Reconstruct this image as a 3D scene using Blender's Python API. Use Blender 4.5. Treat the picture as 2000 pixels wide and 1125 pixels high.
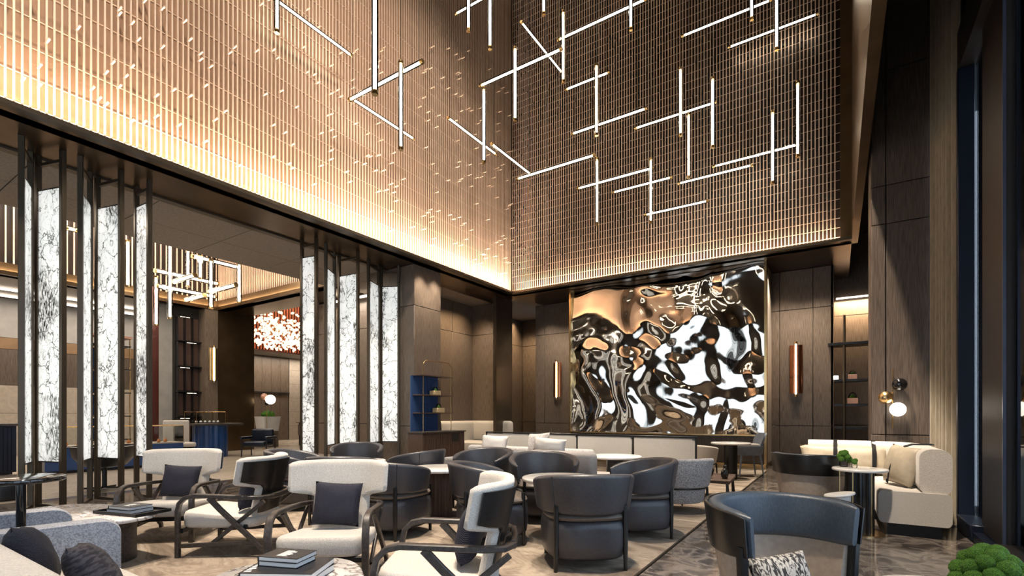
import bpy, bmesh, math, random
from mathutils import Vector, Matrix, noise
R = math.radians
PI = math.pi
random.seed(7)
SC = bpy.context.scene
COL = SC.collection
for o in list(bpy.data.objects):
    bpy.data.objects.remove(o)

# ------------------------------------------------------------------ camera
FPX = 970.0                      # focal length in pixels of the 2000 px wide frame
EYE = 1.25
YAW = math.atan2(0.5476, 0.8367)  # view direction lies this far left of the +Y axis
cam_d = bpy.data.cameras.new('camera')
cam = bpy.data.objects.new('camera', cam_d)
COL.objects.link(cam)
cam.location = (0, 0, EYE)
cam.rotation_euler = (R(90), 0, YAW)
cam_d.sensor_width = 36.0
cam_d.lens = 36.0 * FPX / 2000.0
cam_d.shift_y = 247.5 / 2000.0
cam_d.clip_start = 0.05
cam_d.clip_end = 200
SC.camera = cam

# ------------------------------------------------------------------ world and colour
w = bpy.data.worlds.new('sky')
SC.world = w
w.use_nodes = True
nt = w.node_tree
nt.nodes.clear()
bg = nt.nodes.new('ShaderNodeBackground')
wo = nt.nodes.new('ShaderNodeOutputWorld')
bg.inputs[0].default_value = (0.74, 0.87, 1.0, 1)
bg.inputs[1].default_value = 0.75
nt.links.new(bg.outputs[0], wo.inputs[0])
SC.view_settings.view_transform = 'Standard'
SC.view_settings.look = 'None'
SC.view_settings.gamma = 1.0
SC.view_settings.use_curve_mapping = False
SC.view_settings.exposure = 0.46
SC.cycles.max_bounces = 6
SC.cycles.diffuse_bounces = 3
SC.cycles.glossy_bounces = 4
SC.cycles.transparent_max_bounces = 6
SC.cycles.sample_clamp_indirect = 6.0
SC.cycles.caustics_reflective = False
SC.cycles.caustics_refractive = False
SC.cycles.use_denoising = True
SC.cycles.use_adaptive_sampling = True
SC.cycles.adaptive_threshold = 0.07
SC.cycles.adaptive_min_samples = 16

WARM = (1.0, 0.74, 0.46)
SOFT = (1.0, 0.86, 0.70)
COOL = (0.66, 0.82, 1.0)


def area_light(name, loc, size, power, color, rot=(0, 0, 0), spread=180):
    d = bpy.data.lights.new(name, 'AREA')
    d.shape = 'RECTANGLE'
    d.size, d.size_y = size
    d.energy = power
    d.color = color
    d.spread = R(spread)
    o = bpy.data.objects.new(name, d)
    COL.objects.link(o)
    o.location = loc
    o.rotation_euler = rot
    return o


def spot_light(name, loc, target, power, color, angle=50, blend=0.6, radius=0.12):
    d = bpy.data.lights.new(name, 'SPOT')
    d.energy = power
    d.color = color
    d.spot_size = R(angle)
    d.spot_blend = blend
    d.shadow_soft_size = radius
    o = bpy.data.objects.new(name, d)
    COL.objects.link(o)
    o.location = loc
    o.rotation_euler = (Vector(target) - Vector(loc)).to_track_quat('-Z', 'Y').to_euler()
    return o


# LED coves behind the rods of both slatted walls; the front channels are added
area_light('cove_light_left', (-8.07, 5.0, 4.87), (0.07, 14.2), 240, WARM, (R(180), R(6), 0))
area_light('added_front_cove_left', (-7.925, 4.0, 4.83), (0.05, 16.0), 800, (1.0, 0.83, 0.60), (0, R(188), 0), 100)
area_light('cove_light_back', (-3.9, 12.29, 4.87), (7.9, 0.07), 90, WARM, (R(180), 0, 0))
area_light('added_front_cove_back', (-3.9, 12.125, 4.83), (7.9, 0.05), 75, (1.0, 0.80, 0.56), (R(172), 0, 0), 100)
# added wall washers, no fixture known, to lighten the left slatted wall
spot_light('added_wall_wash', (-2.0, 0.5, 13.0), (-8.0, 3.5, 6.0), 3600, SOFT, 60, 1.0, 0.5)
spot_light('added_wall_wash', (-2.5, 5.5, 13.0), (-8.0, 8.0, 7.0), 2600, SOFT, 60, 1.0, 0.5)
# added spots without known fixtures that brighten the furniture
for lx, ly, tx, ty, pw in ((-5.2, 1.6, -5.6, 2.2, 6300), (-3.2, 1.4, -3.3, 2.2, 5400), (-1.6, 1.6, -1.9, 2.0, 4600),
                           (-4.6, 4.4, -4.6, 4.4, 5500), (-2.4, 4.6, -2.3, 4.5, 5000), (-5.9, 4.8, -6.0, 4.6, 4500),
                           (-3.6, 7.8, -3.6, 7.6, 7000), (-5.6, 9.0, -5.6, 8.6, 5000), (-1.5, 8.2, -1.5, 8.4, 6500),
                           (-1.6, 1.2, 0.5, 6.9, 6800), (-1.0, 2.6, -0.2, 2.9, 4500), (-1.2, 10.6, -1.3, 11.4, 5500), (-3.6, 2.6, -3.8, 8.3, 8500), (-6.5, 3.0, -7.6, 9.2, 6000)):
    spot_light('added_hall_fill_spot', (lx, ly, 13.5), (tx, ty, 0.4), pw, SOFT, 22, 0.9, 0.25)
# added lamps under the soffits to brighten the walnut walls
for lx, ly, pw in ((-7.7, 13.2, 200), (-6.9, 13.1, 200), (-1.1, 13.1, 260), (-0.4, 13.1, 240), (-8.05, 8.7, 110), (-8.05, 9.2, 110), (-9.3, 12.3, 110)):
    spot_light('added_soffit_fill', (lx, ly, 4.76), (lx, ly + (0.5 if lx > -8 else 0), 0.0), pw, SOFT, 95, 0.9, 0.06)
spot_light('added_column_fill', (-1.6, 5.2, 12.8), (0.7, 8.4, 2.6), 9500, SOFT, 26, 0.9, 0.2)  # added spot that brightens the walnut column
# daylight through the tall window bays (right side and behind the viewer)
area_light('daylight_front_window', (-3.6, -4.35, 2.5), (7.6, 4.2), 58, (0.84, 0.92, 1.0), (R(90), 0, 0))
area_light('daylight_side_window', (1.75, 1.2, 2.6), (4.4, 8.0), 130, COOL, (0, R(90), 0))


# ------------------------------------------------------------------ materials
MATS = {}


def mat(name, col, rough=0.5, metal=0.0, **k):
    """procedural principled material; kinds of pattern are chosen with keywords"""
    if name in MATS:
        return MATS[name]
    m = bpy.data.materials.new(name)
    m.use_nodes = True
    MATS[name] = m
    nt = m.node_tree
    N, L = nt.nodes, nt.links
    b = N['Principled BSDF']
    b.inputs['Roughness'].default_value = rough
    b.inputs['Metallic'].default_value = metal
    b.inputs['Base Color'].default_value = (*col, 1)
    if 'coat' in k:
        b.inputs['Coat Weight'].default_value = k['coat']
        b.inputs['Coat Roughness'].default_value = 0.12
    if 'sheen' in k:
        b.inputs['Sheen Weight'].default_value = k['sheen']
    if 'emit' in k:
        b.inputs['Emission Color'].default_value = (*k.get('ecol', col), 1)
        b.inputs['Emission Strength'].default_value = k['emit']
    tc = N.new('ShaderNodeTexCoord')
    mp = N.new('ShaderNodeMapping')
    L.new(tc.outputs['Object'], mp.inputs[0])
    mp.inputs['Scale'].default_value = k.get('scale', (1, 1, 1))
    nz = N.new('ShaderNodeTexNoise')
    nz.inputs['Scale'].default_value = k.get('noise', 6.0)
    nz.inputs['Detail'].default_value = k.get('detail', 4.0)
    nz.inputs['Distortion'].default_value = k.get('distort', 0.0)
    L.new(mp.outputs[0], nz.inputs['Vector'])
    cr = N.new('ShaderNodeValToRGB')
    col2 = k.get('col2', tuple(c * 0.86 for c in col))
    lo, hi = k.get('range', (0.35, 0.65))
    cr.color_ramp.elements[0].position = lo
    cr.color_ramp.elements[1].position = hi
    cr.color_ramp.elements[0].color = (*col2, 1)
    cr.color_ramp.elements[1].color = (*col, 1)
    if 'col3' in k:
        e = cr.color_ramp.elements.new((lo + hi) / 2)
        e.color = (*k['col3'], 1)
    L.new(nz.outputs[0], cr.inputs[0])
    L.new(cr.outputs[0], b.inputs['Base Color'])
    if k.get('bump'):
        bp = N.new('ShaderNodeBump')
        bp.inputs['Strength'].default_value = k['bump']
        bp.inputs['Distance'].default_value = k.get('bdist', 0.004)
        L.new(nz.outputs[0], bp.inputs['Height'])
        L.new(bp.outputs[0], b.inputs['Normal'])
    return m


def wood(name, col, col2, rough=0.42, sc=(22, 22, 0.9), **k):
    return mat(name, col, rough, 0, col2=col2, scale=sc, noise=5.0, detail=7, range=(0.36, 0.62), bump=0.08, **k)


M_WOOD = wood('walnut_veneer', (0.172, 0.130, 0.097), (0.085, 0.062, 0.046))
M_WOODD = wood('dark_walnut_veneer', (0.125, 0.093, 0.070), (0.062, 0.046, 0.035))
M_ARMWOOD = wood('smoked_ash', (0.060, 0.048, 0.041), (0.030, 0.024, 0.021), 0.4, (8, 8, 8))
M_BLACKWOOD = wood('black_stained_ash', (0.012, 0.011, 0.011), (0.005, 0.005, 0.005), 0.30, (2, 2, 40))
M_TABLEWOOD = wood('fluted_walnut', (0.085, 0.050, 0.035), (0.048, 0.028, 0.02), 0.45)
M_BRONZE = mat('dark_bronze', (0.16, 0.105, 0.06), 0.28, 0.9, col2=(0.12, 0.08, 0.045), noise=2.0)
M_BRONZEPOST = mat('bronze_post', (0.10, 0.078, 0.055), 0.36, 0.7, noise=3.0)
M_BRASS = mat('satin_brass', (0.72, 0.50, 0.24), 0.26, 1.0, noise=4.0)
M_ROD = mat('rose_bronze_rod', (0.80, 0.62, 0.50), 0.46, 0.55, noise=3.0)
M_SLATBACK = mat('copper_backing', (0.30, 0.18, 0.115), 0.45, 0.25, col2=(0.24, 0.14, 0.085), noise=1.2)
M_SLATDARK = mat('dark_copper_backing', (0.040, 0.021, 0.014), 0.42, 0.3, col2=(0.014, 0.009, 0.007), noise=1.0)
M_BLACK = mat('black_metal', (0.012, 0.012, 0.013), 0.38, 0.3, noise=5)
M_GAP = mat('shadow_gap', (0.012, 0.010, 0.008), 0.8, noise=5)
M_CREAM = mat('cream_boucle', (0.60, 0.555, 0.50), 0.92, 0, col2=(0.44, 0.40, 0.355), noise=160, detail=3, bump=0.5, sheen=0.3)
M_LINEN = mat('cream_linen', (0.56, 0.515, 0.45), 0.92, 0, col2=(0.42, 0.385, 0.335), scale=(1, 1, 2.2), noise=120, detail=3, bump=0.4, sheen=0.3)
M_TWEED = mat('grey_tweed', (0.46, 0.44, 0.43), 0.95, 0, col2=(0.14, 0.135, 0.14), noise=95, detail=5, bump=0.6, sheen=0.3, range=(0.36, 0.60))
M_BLUETWEED = mat('blue_grey_felt', (0.40, 0.415, 0.46), 0.95, 0, col2=(0.20, 0.21, 0.245), noise=130, detail=5, bump=0.6, range=(0.36, 0.60))
M_NAVY = mat('navy_weave', (0.007, 0.009, 0.021), 0.9, 0, col2=(0.004, 0.005, 0.011), noise=140, detail=2, bump=0.9)
M_KNIT = mat('black_white_knit', (0.50, 0.47, 0.43), 0.9, 0, col2=(0.035, 0.033, 0.033), scale=(3, 1, 1), noise=26, detail=2, distort=1.2, bump=0.8, range=(0.46, 0.54))
M_KNITD = mat('dark_ribbed_knit', (0.036, 0.033, 0.042), 0.9, 0, col2=(0.006, 0.006, 0.012), scale=(1, 1, 4), noise=22, detail=2, bump=0.9, range=(0.44, 0.56))
M_LEATHER = mat('graphite_leather', (0.058, 0.056, 0.062), 0.38, 0, col2=(0.045, 0.043, 0.048), noise=70, detail=4, bump=0.12)
M_SEAT = mat('taupe_leather', (0.155, 0.128, 0.108), 0.42, 0, col2=(0.125, 0.103, 0.088), noise=60, detail=4, bump=0.12)
M_BLUELEA = mat('slate_blue_leather', (0.048, 0.066, 0.090), 0.40, 0, col2=(0.034, 0.047, 0.066), scale=(1, 1, 0.4), noise=120, detail=4, bump=0.25)
M_BEIGELEA = mat('beige_leather', (0.42, 0.355, 0.29), 0.5, 0, col2=(0.36, 0.30, 0.245), noise=30, bump=0.08)
M_PUFF = mat('beige_satin', (0.42, 0.36, 0.27), 0.55, 0, col2=(0.34, 0.29, 0.215), noise=8, bump=0.25, bdist=0.02)
M_WHITESTONE = mat('white_stone', (0.78, 0.75, 0.71), 0.22, 0, col2=(0.66, 0.63, 0.60), noise=5, distort=1.5, coat=0.3)
M_GREYTILE = mat('grey_ceiling_plaster', (0.30, 0.26, 0.225), 0.75, 0, col2=(0.235, 0.20, 0.172), noise=26, detail=5, bump=0.15)
M_PLAIN = mat('dark_plaster', (0.05, 0.042, 0.036), 0.8, noise=4)
M_GREYWALL = mat('pale_grey_wall', (0.30, 0.285, 0.27), 0.7, noise=4)
M_STONEWALL = mat('beige_stone_wall', (0.42, 0.36, 0.295), 0.6, 0, col2=(0.36, 0.305, 0.25), noise=6, distort=1)
M_TAN = mat('tan_panel', (0.22, 0.13, 0.065), 0.5, noise=4)
M_BLUE = mat('cobalt_lacquer', (0.012, 0.060, 0.20), 0.3, 0, col2=(0.008, 0.045, 0.16), noise=4, coat=0.4)
M_BLUEFAB = mat('blue_shelf_back', (0.018, 0.058, 0.17), 0.75, 0, col2=(0.012, 0.042, 0.13), noise=60, bump=0.3)
M_NAVYF = mat('navy_window_frame', (0.012, 0.017, 0.032), 0.35, 0.4, noise=3)
M_BROWNF = mat('brown_window_frame', (0.030, 0.022, 0.018), 0.45, 0.3, noise=3)
M_CURTAIN = mat('olive_beige_curtain', (0.265, 0.215, 0.145), 0.85, 0, col2=(0.21, 0.17, 0.112), scale=(1, 1, 0.2), noise=40, sheen=0.3)
M_MOSS = mat('green_moss', (0.10, 0.27, 0.012), 0.9, 0, col2=(0.016, 0.062, 0.003), noise=11, detail=6, bump=1.0, bdist=0.012, range=(0.38, 0.62))
M_BLACKGLASS = mat('black_glazed_ceramic', (0.006, 0.006, 0.007), 0.07, 0, noise=4, coat=0.6)
M_PAPER = mat('book_pages', (0.72, 0.70, 0.68), 0.8, 0, scale=(1, 1, 60), noise=8)
M_COVER = mat('black_book_cover', (0.010, 0.010, 0.012), 0.4, noise=5)
M_WHITEINK = mat('white_print', (0.8, 0.8, 0.8), 0.6, noise=5)
M_WHITEGLOSS = mat('white_glazed', (0.75, 0.73, 0.70), 0.3, noise=4)
M_COPPER = mat('blush_copper_box', (0.62, 0.34, 0.24), 0.4, 0.3, noise=4)
M_GOLDBOX = mat('pale_gold_box', (0.62, 0.47, 0.26), 0.35, 0.5, noise=4)
M_DIV = mat('ivory_divider_cloth', (0.55, 0.52, 0.47), 0.85, 0, noise=120, bump=0.2)
M_RED = mat('burgundy_lacquer', (0.09, 0.018, 0.012), 0.35, 0, noise=14, bump=0.4, bdist=0.02)
M_REDSLAT = mat('red_copper_rod', (0.48, 0.13, 0.06), 0.35, 0.4, noise=3)
M_ORANGE = mat('amber_trinket', (0.60, 0.22, 0.06), 0.4, noise=5)
M_TUBE = mat('glowing_tube', (1, 0.95, 0.85), 0.5, emit=10.0, ecol=(1.0, 0.90, 0.72), noise=30)
M_LED = mat('warm_led', (1, 0.85, 0.6), 0.5, emit=9.0, ecol=(1.0, 0.80, 0.50), noise=30)
M_LEDSOFT = mat('soft_led', (1, 0.9, 0.75), 0.5, emit=2.2, ecol=(1.0, 0.88, 0.72), noise=30)
M_GLOBE = mat('lit_globe', (1, 0.97, 0.9), 0.4, emit=4.0, ecol=(1.0, 0.93, 0.80), noise=20)
M_WARMGLOW = mat('warm_glow', (1, 0.6, 0.3), 0.4, emit=9.0, ecol=(1.0, 0.70, 0.42), noise=20)
M_CRYSTAL = mat('lit_crystal', (1, 0.85, 0.65), 0.2, emit=0.95, ecol=(1.0, 0.80, 0.60), noise=20)


def marble(name, base, vein, dark, scale, rough, sharp=(0.47, 0.53), coat=0.0, dist=2.2):
    m = bpy.data.materials.new(name)
    m.use_nodes = True
    nt = m.node_tree
    N, L = nt.nodes, nt.links
    b = N['Principled BSDF']
    b.inputs['Roughness'].default_value = rough
    b.inputs['Coat Weight'].default_value = coat
    tc = N.new('ShaderNodeNewGeometry')
    n1 = N.new('ShaderNodeTexNoise')
    n1.inputs['Scale'].default_value = scale
    n1.inputs['Detail'].default_value = 9
    n1.inputs['Distortion'].default_value = dist
    n2 = N.new('ShaderNodeTexNoise')
    n2.inputs['Scale'].default_value = scale * 0.6
    n2.inputs['Detail'].default_value = 6
    L.new(tc.outputs['Position'], n1.inputs['Vector'])
    L.new(tc.outputs['Position'], n2.inputs['Vector'])
    c1 = N.new('ShaderNodeValToRGB')
    e = c1.color_ramp.elements
    e[0].position, e[0].color = sharp[0], (0, 0, 0, 1)
    e[1].position, e[1].color = sharp[1], (0, 0, 0, 1)
    k = e.new((sharp[0] + sharp[1]) / 2)
    k.color = (1, 1, 1, 1)
    L.new(n1.outputs[0], c1.inputs[0])
    c2 = N.new('ShaderNodeValToRGB')
    c2.color_ramp.elements[0].position, c2.color_ramp.elements[0].color = 0.35, (*dark, 1)
    c2.color_ramp.elements[1].position, c2.color_ramp.elements[1].color = 0.68, (*base, 1)
    L.new(n2.outputs[0], c2.inputs[0])
    mx = N.new('ShaderNodeMixRGB')
    L.new(c1.outputs[0], mx.inputs[0])
    L.new(c2.outputs[0], mx.inputs[1])
    mx.inputs[2].default_value = (*vein, 1)
    L.new(mx.outputs[0], b.inputs['Base Color'])
    return m


M_FLOOR = marble('dark_emperador_marble', (0.115, 0.094, 0.080), (0.21, 0.178, 0.152), (0.032, 0.026, 0.023), 4.5, 0.12, (0.40, 0.60), 0.3, 0.8)
M_MARBLE = marble('white_veined_marble', (0.74, 0.71, 0.68), (0.16, 0.125, 0.11), (0.50, 0.46, 0.44), 4.2, 0.16, (0.46, 0.54), 0.3)
M_BEIGEFLOOR = marble('beige_stone_floor', (0.40, 0.345, 0.28), (0.30, 0.25, 0.20), (0.33, 0.28, 0.225), 1.4, 0.25)


def carpet_mat():
    m = bpy.data.materials.new('abstract_carpet')
    m.use_nodes = True
    nt = m.node_tree
    N, L = nt.nodes, nt.links
    b = N['Principled BSDF']
    b.inputs['Roughness'].default_value = 0.95
    g = N.new('ShaderNodeNewGeometry')
    mp = N.new('ShaderNodeMapping')
    mp.inputs['Rotation'].default_value = (0, 0, 0.9)
    mp.inputs['Scale'].default_value = (0.55, 1.5, 1)
    L.new(g.outputs['Position'], mp.inputs[0])
    n1 = N.new('ShaderNodeTexNoise')
    n1.inputs['Scale'].default_value = 1.15
    n1.inputs['Detail'].default_value = 8
    n1.inputs['Roughness'].default_value = 0.62
    n1.inputs['Distortion'].default_value = 1.6
    L.new(mp.outputs[0], n1.inputs['Vector'])
    cr = N.new('ShaderNodeValToRGB')
    e = cr.color_ramp.elements
    e[0].position, e[0].color = 0.30, (0.070, 0.050, 0.036, 1)
    e[1].position, e[1].color = 0.72, (0.40, 0.345, 0.275, 1)
    for p, c in ((0.42, (0.165, 0.125, 0.093, 1)), (0.50, (0.285, 0.23, 0.175, 1)), (0.56, (0.20, 0.156, 0.118, 1)), (0.62, (0.33, 0.275, 0.213, 1))):
        k = e.new(p)
        k.color = c
    L.new(n1.outputs[0], cr.inputs[0])
    L.new(cr.outputs[0], b.inputs['Base Color'])
    n2 = N.new('ShaderNodeTexNoise')
    n2.inputs['Scale'].default_value = 220
    bp = N.new('ShaderNodeBump')
    bp.inputs['Strength'].default_value = 0.5
    bp.inputs['Distance'].default_value = 0.004
    L.new(g.outputs['Position'], n2.inputs['Vector'])
    L.new(n2.outputs[0], bp.inputs['Height'])
    L.new(bp.outputs[0], b.inputs['Normal'])
    return m


M_CARPET = carpet_mat()


def screen_mat():
    """back-lit glass with a printed net of dark cracks, branches and ink patches"""
    m = bpy.data.materials.new('backlit_crackle_glass')
    m.use_nodes = True
    nt = m.node_tree
    N, L = nt.nodes, nt.links
    b = N['Principled BSDF']
    b.inputs['Roughness'].default_value = 0.3
    g = N.new('ShaderNodeNewGeometry')
    mp = N.new('ShaderNodeMapping')
    mp.inputs['Scale'].default_value = (1, 1, 0.75)
    L.new(g.outputs['Position'], mp.inputs[0])
    nz = N.new('ShaderNodeTexNoise')
    nz.inputs['Scale'].default_value = 3.6
    nz.inputs['Detail'].default_value = 6
    L.new(mp.outputs[0], nz.inputs['Vector'])
    ad = N.new('ShaderNodeVectorMath')
    ad.operation = 'MULTIPLY_ADD'
    L.new(nz.outputs['Color'], ad.inputs[0])
    ad.inputs[1].default_value = (0.7, 0.7, 0.55)
    L.new(mp.outputs[0], ad.inputs[2])
    fac = None

    def mul(a, c):
        n = N.new('ShaderNodeMath')
        n.operation = 'MULTIPLY'
        L.new(a, n.inputs[0])
        L.new(c, n.inputs[1])
        return n.outputs[0]
    for sc, wd in ((3.0, 0.019), (7.5, 0.019)):
        v = N.new('ShaderNodeTexVoronoi')
        v.feature = 'DISTANCE_TO_EDGE'
        v.inputs['Scale'].default_value = sc
        L.new(ad.outputs[0], v.inputs['Vector'])
        r = N.new('ShaderNodeMapRange')
        r.inputs['From Min'].default_value = wd * 0.25
        r.inputs['From Max'].default_value = wd * 1.6
        r.inputs['To Min'].default_value = 0.05 if sc < 5 else 0.28
        L.new(v.outputs['Distance'], r.inputs['Value'])
        fac = r.outputs[0] if fac is None else mul(fac, r.outputs[0])
    # ink patches broken by a fine grain
    p = N.new('ShaderNodeTexNoise')
    p.inputs['Scale'].default_value = 1.7
    p.inputs['Detail'].default_value = 7
    L.new(mp.outputs[0], p.inputs['Vector'])
    pr = N.new('ShaderNodeMapRange')
    pr.inputs['From Min'].default_value = 0.54
    pr.inputs['From Max'].default_value = 0.60
    L.new(p.outputs[0], pr.inputs['Value'])
    q = N.new('ShaderNodeTexNoise')
    q.inputs['Scale'].default_value = 60
    q.inputs['Detail'].default_value = 2
    mq = N.new('ShaderNodeMapping')
    mq.inputs['Scale'].default_value = (1.3, 1.3, 0.22)
    L.new(g.outputs['Position'], mq.inputs[0])
    L.new(mq.outputs[0], q.inputs['Vector'])
    qr = N.new('ShaderNodeMapRange')
    qr.inputs['From Min'].default_value = 0.56
    qr.inputs['From Max'].default_value = 0.44
    L.new(q.outputs[0], qr.inputs['Value'])
    ink = mul(pr.outputs[0], qr.outputs[0])
    inv = N.new('ShaderNodeMath')
    inv.operation = 'SUBTRACT'
    inv.inputs[0].default_value = 1.0
    inv.use_clamp = True
    L.new(ink, inv.inputs[1])
    fac = mul(fac, inv.outputs[0])
    mx = N.new('ShaderNodeMixRGB')
    L.new(fac, mx.inputs[0])
    mx.inputs[1].default_value = (0.03, 0.028, 0.025, 1)
    mx.inputs[2].default_value = (0.74, 0.745, 0.72, 1)
    L.new(mx.outputs[0], b.inputs['Base Color'])
    L.new(mx.outputs[0], b.inputs['Emission Color'])
    b.inputs['Emission Strength'].default_value = 0.56
    return m


M_SCREEN = screen_mat()


def glass_mat(name, tint, refl):
    m = bpy.data.materials.new(name)
    m.use_nodes = True
    nt = m.node_tree
    N, L = nt.nodes, nt.links
    N.remove(N['Principled BSDF'])
    t = N.new('ShaderNodeBsdfTransparent')
    t.inputs[0].default_value = (*tint, 1)
    g = N.new('ShaderNodeBsdfGlossy')
    g.inputs['Roughness'].default_value = 0.03
    lw = N.new('ShaderNodeFresnel')
    lw.inputs[0].default_value = refl
    mx = N.new('ShaderNodeMixShader')
    L.new(lw.outputs[0], mx.inputs[0])
    L.new(t.outputs[0], mx.inputs[1])
    L.new(g.outputs[0], mx.inputs[2])
    L.new(mx.outputs[0], N['Material Output'].inputs[0])
    return m


M_GLASS = glass_mat('clear_glass', (0.93, 0.95, 0.95), 1.35)
M_TUBEGLASS = glass_mat('tube_glass', (0.95, 0.93, 0.89), 1.45)
M_WINGLASS = glass_mat('window_glass', (0.95, 0.97, 1.0), 1.2)
M_MIRROR = mat('polished_steel_relief', (0.88, 0.83, 0.76), 0.05, 1.0, col2=(0.80, 0.72, 0.62), noise=0.6)


# ------------------------------------------------------------------ mesh helpers
def link(name, me, m, parent=None, loc=(0, 0, 0), rot=(0, 0, 0), smooth=40):
    if m is not None and not me.materials:
        me.materials.append(m)
    if smooth and not me.get('done'):
        me.shade_smooth()
        me.set_sharp_from_angle(angle=R(smooth))
        me['done'] = 1
    o = bpy.data.objects.new(name, me)
    COL.objects.link(o)
    o.parent = parent
    o.location = loc
    o.rotation_euler = rot
    return o


def build(name, bm, m, parent=None, loc=(0, 0, 0), rot=(0, 0, 0), smooth=40):
    bmesh.ops.recalc_face_normals(bm, faces=bm.faces)
    me = bpy.data.meshes.new(name)
    bm.to_mesh(me)
    bm.free()
    return link(name, me, m, parent, loc, rot, smooth)


def tag(o, label=None, cat=None, group=None, kind=None):
    if label:
        o['label'] = label
    if cat:
        o['category'] = cat
    if group:
        o['group'] = group
    if kind:
        o['kind'] = kind
    return o


def thing(name, label, cat, loc=(0, 0, 0), rz=0.0, group=None):
    o = bpy.data.objects.new(name, None)
    COL.objects.link(o)
    o.empty_display_size = 0.1
    o.location = loc
    o.rotation_euler = (0, 0, rz)
    return tag(o, label, cat, group)


def copy_tree(o, parent=None):
    c = o.copy()
    COL.objects.link(c)
    c.parent = parent
    for ch in o.children:
        copy_tree(ch, c)
    return c


def place(o, loc, face, label, group=None):
    """stand a thing (front = local -Y) so that it faces the direction `face`"""
    o.location = loc
    o.rotation_euler = (0, 0, math.atan2(face[0], -face[1]))
    o['label'] = label
    if group:
        o['group'] = group
    return o


def bm_box(x0, x1, y0, y1, z0, z1, bevel=0.0, seg=2, bm=None):
    own = bm is None
    b2 = bmesh.new()
    vs = [b2.verts.new((x, y, z)) for x in (x0, x1) for y in (y0, y1) for z in (z0, z1)]
    for f in ((0, 1, 3, 2), (4, 6, 7, 5), (0, 4, 5, 1), (2, 3, 7, 6), (0, 2, 6, 4), (1, 5, 7, 3)):
        b2.faces.new([vs[i] for i in f])
    if bevel:
        bmesh.ops.bevel(b2, geom=list(b2.edges), offset=bevel, segments=seg, profile=0.5, affect='EDGES')
    if own:
        return b2
    me = bpy.data.meshes.new('tmp')
    b2.to_mesh(me)
    b2.free()
    bm.from_mesh(me)
    bpy.data.meshes.remove(me)
    return bm


def box(name, x0, x1, y0, y1, z0, z1, m, parent=None, bevel=0.0, seg=2, loc=(0, 0, 0), rot=(0, 0, 0)):
    return build(name, bm_box(x0, x1, y0, y1, z0, z1, bevel, seg), m, parent, loc, rot, 40 if bevel else 30)


def loft(loops, bm=None, cap=True, closed=False):
    bm = bm or bmesh.new()
    rows = [[bm.verts.new(p) for p in lp] for lp in loops]
    n = len(rows[0])
    pairs = list(zip(rows, rows[1:]))
    if closed:
        pairs.append((rows[-1], rows[0]))
    for a, b in pairs:
        for i in range(n):
            j = (i + 1) % n
            bm.faces.new((a[i], a[j], b[j], b[i]))
    if cap and not closed:
        bm.faces.new(rows[0][::-1])
        bm.faces.new(rows[-1])
    return bm


def tube_bm(pts, r, n=8, bm=None, rect=None, closed=False):
    """round (or rectangular: rect=(w,h)) bar along a polyline; r may be a list"""
    pts = [Vector(p) for p in pts]
    k = len(pts)
    loops = []
    up = Vector((0, 0, 1))
    prev = None
    for i, p in enumerate(pts):
        if closed:
            t = (pts[(i + 1) % k] - pts[i - 1]).normalized()
        elif i == 0:
            t = (pts[1] - p).normalized()
        elif i == k - 1:
            t = (p - pts[i - 1]).normalized()
        else:
            t = ((pts[i + 1] - p).normalized() + (p - pts[i - 1]).normalized()).normalized()
        if prev is None:
            ref = up if abs(t.z) < 0.95 else Vector((1, 0, 0))
            a = t.cross(ref).normalized()
        else:
            a = (prev - t * prev.dot(t)).normalized()
        prev = a
        b = a.cross(t).normalized()
        if rect:
            w2, h2 = rect[0] / 2, rect[1] / 2
            c = min(w2, h2) * 0.35
            prof = [(-w2 + c, -h2), (w2 - c, -h2), (w2, -h2 + c), (w2, h2 - c), (w2 - c, h2), (-w2 + c, h2), (-w2, h2 - c), (-w2, -h2 + c)]
            loops.append([p + a * x + b * y for x, y in prof])
        else:
            rr = r[i] if isinstance(r, (list, tuple)) else r
            loops.append([p + (a * math.cos(2 * PI * q / n) + b * math.sin(2 * PI * q / n)) * rr for q in range(n)])
    return loft(loops, bm, closed=closed)


def lathe_bm(prof, n=24, bm=None):
    return loft([[(r * math.cos(2 * PI * i / n), r * math.sin(2 * PI * i / n), z) for i in range(n)] for r, z in prof], bm)


def arc(cx, cy, r, a0, a1, n):
    return [(cx + r * math.cos(R(a0 + (a1 - a0) * i / n)), cy + r * math.sin(R(a0 + (a1 - a0) * i / n))) for i in range(n + 1)]


def rrect(w, h, r, n=4):
    """rounded rectangle outline centred on the origin"""
    out = []
    for cx, cy, a in ((w / 2 - r, h / 2 - r, 0), (-w / 2 + r, h / 2 - r, 90), (-w / 2 + r, -h / 2 + r, 180), (w / 2 - r, -h / 2 + r, 270)):
        out += arc(cx, cy, r, a, a + 90, n)
    return out


def slab_bm(outline, z0, z1, r=0.01, bm=None):
    """flat plate with softened rim from a plan outline"""
    c = (sum(p[0] for p in outline) / len(outline), sum(p[1] for p in outline) / len(outline))
    size = max(math.hypot(p[0] - c[0], p[1] - c[1]) for p in outline)

    def ins(d):
        k = 1 - d / size
        return [(c[0] + (p[0] - c[0]) * k, c[1] + (p[1] - c[1]) * k) for p in outline]
    lp = []
    for d, z in ((r, z0), (r * 0.3, z0 + r * 0.3), (0, z0 + r), (0, z1 - r), (r * 0.3, z1 - r * 0.3), (r, z1)):
        lp.append([(x, y, z) for x, y in ins(d)])
    return loft(lp, bm)


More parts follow.
